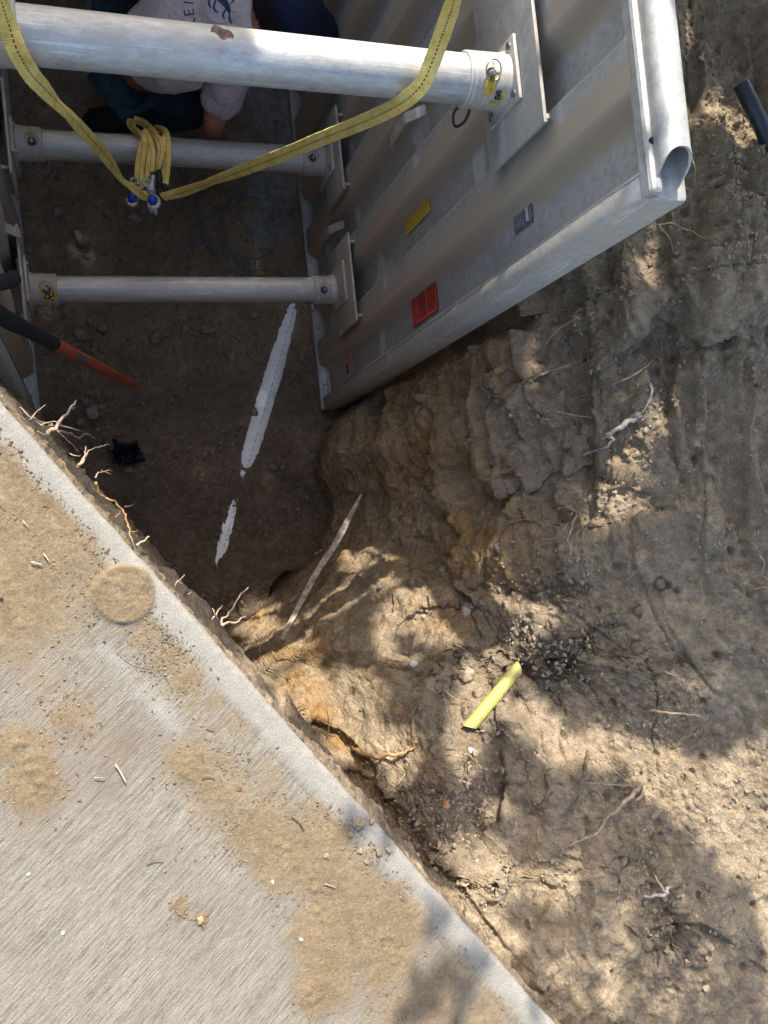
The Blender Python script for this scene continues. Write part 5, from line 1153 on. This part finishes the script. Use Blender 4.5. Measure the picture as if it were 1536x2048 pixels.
# crumbs nobody could count: one object each on soil and pavement
_q0, _q1 = atH(596, 590, 3.5)[:2], atH(428, 1150, 3.5)[:2]
def pvd(x, y):
    ab = _q1-_q0; t = min(1, max(0, ((np.array([x, y])-_q0)@ab)/(ab@ab))); return float(np.hypot(*(np.array([x, y])-_q0-t*ab)))
def crumbs(name, n_, region, rng, smin, smax, mat, label, dens=None):
    V_ = []; Fc = []; base, bf = blob(np.zeros(3), 1., 3.3, .4, 1, .75); base = np.array(base); nb = len(base); bf = np.array(bf); cnt = 0; tries = 0
    while cnt < n_ and tries < n_*12:
        tries += 1; x_, y_ = region(rng)
        if dens is not None and rng.random() > dens(x_, y_): continue
        if name == 'pavement_crumbs': z_ = .001
        else:
            z_ = float(zb_fast(x_, y_))
        s = smin+(smax-smin)*rng.random()**4; a = rng.random()*6.28; R = np.array([[math.cos(a), -math.sin(a), 0], [math.sin(a), math.cos(a), 0], [0, 0, 1]])
        V_.append((base*(1+.3*rng.standard_normal((nb, 1))*.5))@R.T*s+np.array([x_, y_, z_+s*.3])); Fc.append(bf+cnt*nb); cnt += 1
    V_ = np.concatenate(V_); Fc = np.concatenate(Fc)
    o = mesh_obj(name, V_, Fc, mat); tag(o, label, None, None, 'stuff'); return o
_rows = TERR[:, 5, 1]
def zb_fast(x, y):
    i = int(np.searchsorted(_rows, y)); i = min(max(i, 1), len(_rows)-1); r = TERR[i]; d = np.abs(r[:, 0]-x); j = np.argmin(d); k = np.where(d < .006)[0]
    return r[j, 2] if len(k) == 0 else r[k, 2].max()
rng = np.random.default_rng(21)
crumbs('floor_rubble', 1700, lambda r: (r.uniform(-.2, .98), r.uniform(-.3, 1.9)), rng, .0025, .016, ROCK, 'small rubble scattered over the trench floor', lambda x, y: 0. if pvd(x, y) < .065 else .25+.75*(float(perlin(x*3, y*3, .5)) > .05))
rc = [hit_terrain(u, v) for (u, v, r) in DARKS]
def rdark(r):
    c = rc[r.integers(len(rc)-1)]; return c[0]+r.normal()*.06, c[1]+r.normal()*.07
crumbs('loose_crumbs', 3600, rdark, rng, .0012, .009, CLODD, 'loose grey crumbs spilled down the slope round the yellow pipe')
rcc = [hit_terrain(u, v) for (u, v, r) in CLODS]
def rcl(r):
    c = rcc[r.integers(len(rcc))]; return c[0]+r.normal()*.05, c[1]+r.normal()*.06
crumbs('bank_crumbs', 2600, rcl, rng, .0014, .009, CLODM, 'dry tan crumbs clinging to the right bank')
crumbs('slope_crumbs', 6000, lambda r: (r.uniform(.2, 1.75), r.uniform(-1.15, .75)), rng, .0010, .0075, CLODD, 'fine crumbs over the whole soil slope', lambda x, y: 1.0*(slab_d(x, y) > .02)*(.15+.85*(float(perlin(x*5, y*5, 2.5)) > .08)))
dirt_pts = [(pt_ab(u, v), r*1.5/F) for (u, v, r, w) in DIRT if w >= .7]
def rpav(r):
    (ca, cb), rr = dirt_pts[r.integers(len(dirt_pts))]; A_ = ca+r.normal()*rr*.8; B_ = cb+r.normal()*rr*.8; B_ = B_ if B_ > .03 else .03+r.random()*.22
    p = EA+A_*ED-B_*EN; return p[0], p[1]
crumbs('pavement_crumbs', 9000, rpav, rng, .0006, .0034, simple('pavement_crumb', (.155, .115, .07), .95, 0, .25, 80, .001), 'fine crumbs of soil strewn over the pavement dirt')
# ragged soil clinging under the pavement edge
def cling():
    t = np.arange(-.5, 1.9, .003); q = np.linspace(0, 1, 40); T, Qq = np.meshgrid(t, q, indexing='ij')
    prot = .011+.016*fbm(T*1.0, 0*T+2, 0*T, 4.5, 4)+.010*sst(.75, .95, T)*sst(1.15, 1.0, T)
    prof = np.sin(np.clip(Qq*1.25, 0, 1)*math.pi*.5)*prot-.02*sst(.75, 1, Qq)
    Zz = -.028-.105*Qq
    x = EA[0]+T*ED[0]+(prof-.004)*EN[0]; y = EA[1]+T*ED[1]+(prof-.004)*EN[1]
    n3 = .009*fbm(x, y, Zz, 40, 4)+.010*np.clip(.6-cells(x, y, Zz, 45)[0], 0, 1); x += EN[0]*n3; y += EN[1]*n3; Zz = Zz+n3*.7
    col_ = np.array([.30, .24, .17])*(1+.5*fbm(x, y, Zz, 20, 4))[..., None]
    o = grid_obj('clinging_soil', np.stack([x, y, Zz], -1)[:, ::-1], col_[:, ::-1], SOIL); tag(o, 'crumbly soil clinging under the pavement edge', None, None, 'stuff')
cling()
# ---------------------------------------------------------------- shade tree beyond the trench (above and outside the view)
LIT = [(560, 1330, 80, 60), (640, 1400, 90, 60), (700, 1450, 60, 90), (790, 1530, 50, 60), (735, 1108, 58, 72), (845, 1205, 60, 62), (800, 1180, 75, 36), (905, 1260, 70, 60), (950, 1290, 50, 50), (510, 1240, 45, 40), (960, 1400, 55, 70), (920, 1500, 45, 90), (1000, 1240, 30, 40),
       (770, 1270, 28, 60), (790, 1330, 40, 15), (1080, 1270, 45, 30), (1050, 1310, 30, 30), (1000, 1340, 30, 30), (1060, 1470, 55, 55), (1150, 1500, 95, 28), (1110, 1540, 60, 18), (1210, 1480, 45, 40), (1250, 1500, 60, 30), (1200, 1540, 55, 18), (1310, 1560, 55, 60), (1370, 1620, 70, 80), (1430, 1590, 80, 70), (1500, 1640, 60, 120), (1460, 1750, 60, 70), (1520, 1840, 36, 130), (1400, 1560, 100, 40), (1500, 1530, 60, 50),
       (930, 1730, 70, 55), (1000, 1770, 50, 40), (950, 1810, 75, 28), (1120, 1770, 68, 65), (1160, 1800, 45, 55), (1040, 1650, 55, 22), (990, 1620, 25, 30), (950, 1860, 55, 25), (1010, 1900, 50, 30), (1090, 1950, 40, 22), (1180, 1890, 90, 60, .75), (1240, 1960, 120, 80, .75), (1310, 1850, 70, 60, .7), (1360, 1960, 70, 80, .7), (1525, 1960, 26, 90), (1150, 2010, 70, 40, .6),
       (1490, 330, 42, 60), (1430, 240, 60, 34), (1450, 290, 50, 40), (1375, 205, 25, 25), (1370, 50, 20, 70), (1290, 440, 28, 30), (1285, 590, 36, 50), (1250, 650, 45, 32), (1300, 520, 20, 40), (1230, 580, 22, 26), (1150, 740, 42, 36), (1120, 770, 30, 26), (1180, 700, 22, 22), (1255, 810, 42, 22), (1230, 830, 30, 22), (1280, 880, 50, 28), (1270, 920, 44, 22), (1320, 860, 22, 16), (1040, 830, 26, 32), (1000, 850, 18, 20), (1220, 1020, 48, 44), (1170, 1000, 20, 30), (1250, 1050, 40, 22), (1190, 1060, 30, 30), (1340, 1400, 60, 26), (1400, 1390, 50, 30), (1480, 1410, 30, 20), (1180, 790, 30, 16, .6), (1420, 560, 26, 50, .5), (1160, 880, 24, 20, .6), (1350, 980, 40, 26, .35), (1000, 1000, 24, 40, .3)]
SHADE = [((1170, 1590), (1260, 1640), 22), ((1260, 1640), (1350, 1720), 32), ((1350, 1720), (1430, 1810), 38), ((1430, 1810), (1475, 1920), 40), ((1475, 1920), (1480, 2060), 36), ((1180, 1690), (1210, 1760), 34), ((1210, 1760), (1150, 1850), 22), ((1040, 1560), (1100, 1690), 36), ((1230, 1560), (1180, 1600), 16), ((1180, 1440), (1300, 1470), 14)]
PEN = [(860, 2000, 75, 60), (920, 1960, 60, 50), (720, 1655, 60, 22), (780, 1690, 42, 16), (1040, 2030, 50, 40), (900, 1870, 50, 20), (860, 1830, 28, 14)]
def canopy_filter(Q):
    """march from each leaf along the sun's direction and report the density wanted where its shade lands"""
    P = Q.copy(); hitm = np.zeros(len(Q), bool); out = np.full(len(Q), 1.0)
    strut = np.zeros(len(Q), bool); rail = np.zeros(len(Q), bool); G = np.zeros_like(Q)
    tmax = (Q[:, 2]+2.1)/S[2]
    for t in np.arange(1.8, 8.0, .03):
        R = Q-S*t; live = ~hitm & (R[:, 2] > -2.1)
        if not live.any(): break
        d = np.hypot(R[:, 1]-.98, R[:, 2]+.075); s_ = live & (d < .085) & (R[:, 0] > .36) & (R[:, 0] < .90); strut |= s_
        d = np.hypot(R[:, 0]-1.05, R[:, 2]-.37); rail |= live & (d < .09) & (((R[:, 1] > .80) & (R[:, 1] < 1.05)) | ((R[:, 1] > .555) & (R[:, 1] < .63)))
        zz_ = np.where(slab_d(R[:, 0], R[:, 1]) < 0, 0.0, zbase(R[:, 0], R[:, 1])); zz_ = np.where(slab_d(R[:, 0], R[:, 1]) < 0, 0.0, zz_)
        h = live & (R[:, 2] <= zz_); G[h] = R[h]; hitm |= h
    u, v = project(G); on = hitm; slabm = on & (slab_d(G[:, 0], G[:, 1]) < 0.0)
    w = np.full(len(Q), 1.0)
    for e in LIT:
        k = e[4] if len(e) > 4 else 1.0; q = ((u-e[0])/e[2])**2+((v-e[1])/e[3])**2; m_ = on & ~slabm & (q < 1.3); w[m_] = np.minimum(w[m_], 1-k)
    sl = np.zeros(len(Q))
    for e in PEN:
        q = ((u-e[0])/e[2])**2+((v-e[1])/e[3])**2; sl = np.maximum(sl, np.where(q < 1, .22, 0))
    for a_, b_, rad in SHADE:
        a_, b_ = np.array(a_), np.array(b_); ab = b_-a_; t_ = np.clip(((u-a_[0])*ab[0]+(v-a_[1])*ab[1])/(ab@ab), 0, 1)
        w = np.where(on & (np.hypot(u-a_[0]-t_*ab[0], v-a_[1]-t_*ab[1]) < rad), 1.0, w)
    w = np.where(slabm, sl, w); w = np.where(strut, 0.0, w); w = np.where(rail, 0.02, w)
    w = np.where(on, w, .2); return w
rng = np.random.default_rng(77)
tree = empty('shade_tree', (2.6, 4.9, 0)); tag(tree, 'leafy tree standing beyond the far end of the trench, shading the right bank', 'tree')
n0 = 80000
gx = rng.uniform(-1.2, 2.6, n0); gy = rng.uniform(-1.5, 3.3, n0); tt = rng.uniform(3.3, 4.1, n0)
Q = np.stack([gx, gy, rng.uniform(-.6, .1, n0)], -1)+S*tt[:, None]
w = canopy_filter(Q); Q = Q[rng.random(n0) < w]
print('leaves', len(Q))
ns = len(Q); nrm = S+rng.normal(size=(ns, 3))*.55; nrm /= np.linalg.norm(nrm, axis=1)[:, None]; t1 = np.cross(nrm, rng.normal(size=(ns, 3))); t1 /= np.linalg.norm(t1, axis=1)[:, None]; t2 = np.cross(nrm, t1)
sz = rng.uniform(.024, .044, ns)[:, None]
VV = np.stack([Q-t1*sz, Q+t2*sz*.55-t1*sz*.2, Q+t1*sz, Q-t2*sz*.55+t1*sz*.1], 1).reshape(-1, 3)-np.array([2.6, 4.9, 0])
FF = np.arange(ns*4).reshape(-1, 4); mesh_obj('crown', VV, FF, LEAF, tree)
m = MB(); rg = random.Random(5); m.tube(spline([(2.6, 4.9, -.15), (2.58, 4.86, .6), (2.5, 4.75, 1.2), (2.3, 4.5, 1.8), (2.0, 4.1, 2.4)], 6), [.20-.0045*i for i in range(25)], 14)
for v in (m,): v.v = [(a-2.6, b-4.9, c) for a, b, c in v.v]
m.build('trunk', BARK, tree, True)
m = MB(); c_ = Q.mean(0); 
for i in range(9):
    e = Q[rng.integers(ns)]; s0 = np.array([2.0+.06*rg.uniform(-1, 1), 4.1+.06*rg.uniform(-1, 1), 2.38]); md = .5*(s0+e)+np.array([rg.uniform(-.2, .2), rg.uniform(-.2, .2), .25]); m.tube(spline([s0, md, e], 8), list(np.linspace(.035, .006, 17)), 8)
m.v = [(a-2.6, b-4.9, c) for a, b, c in m.v]; m.build('limbs', BARK, tree, True)
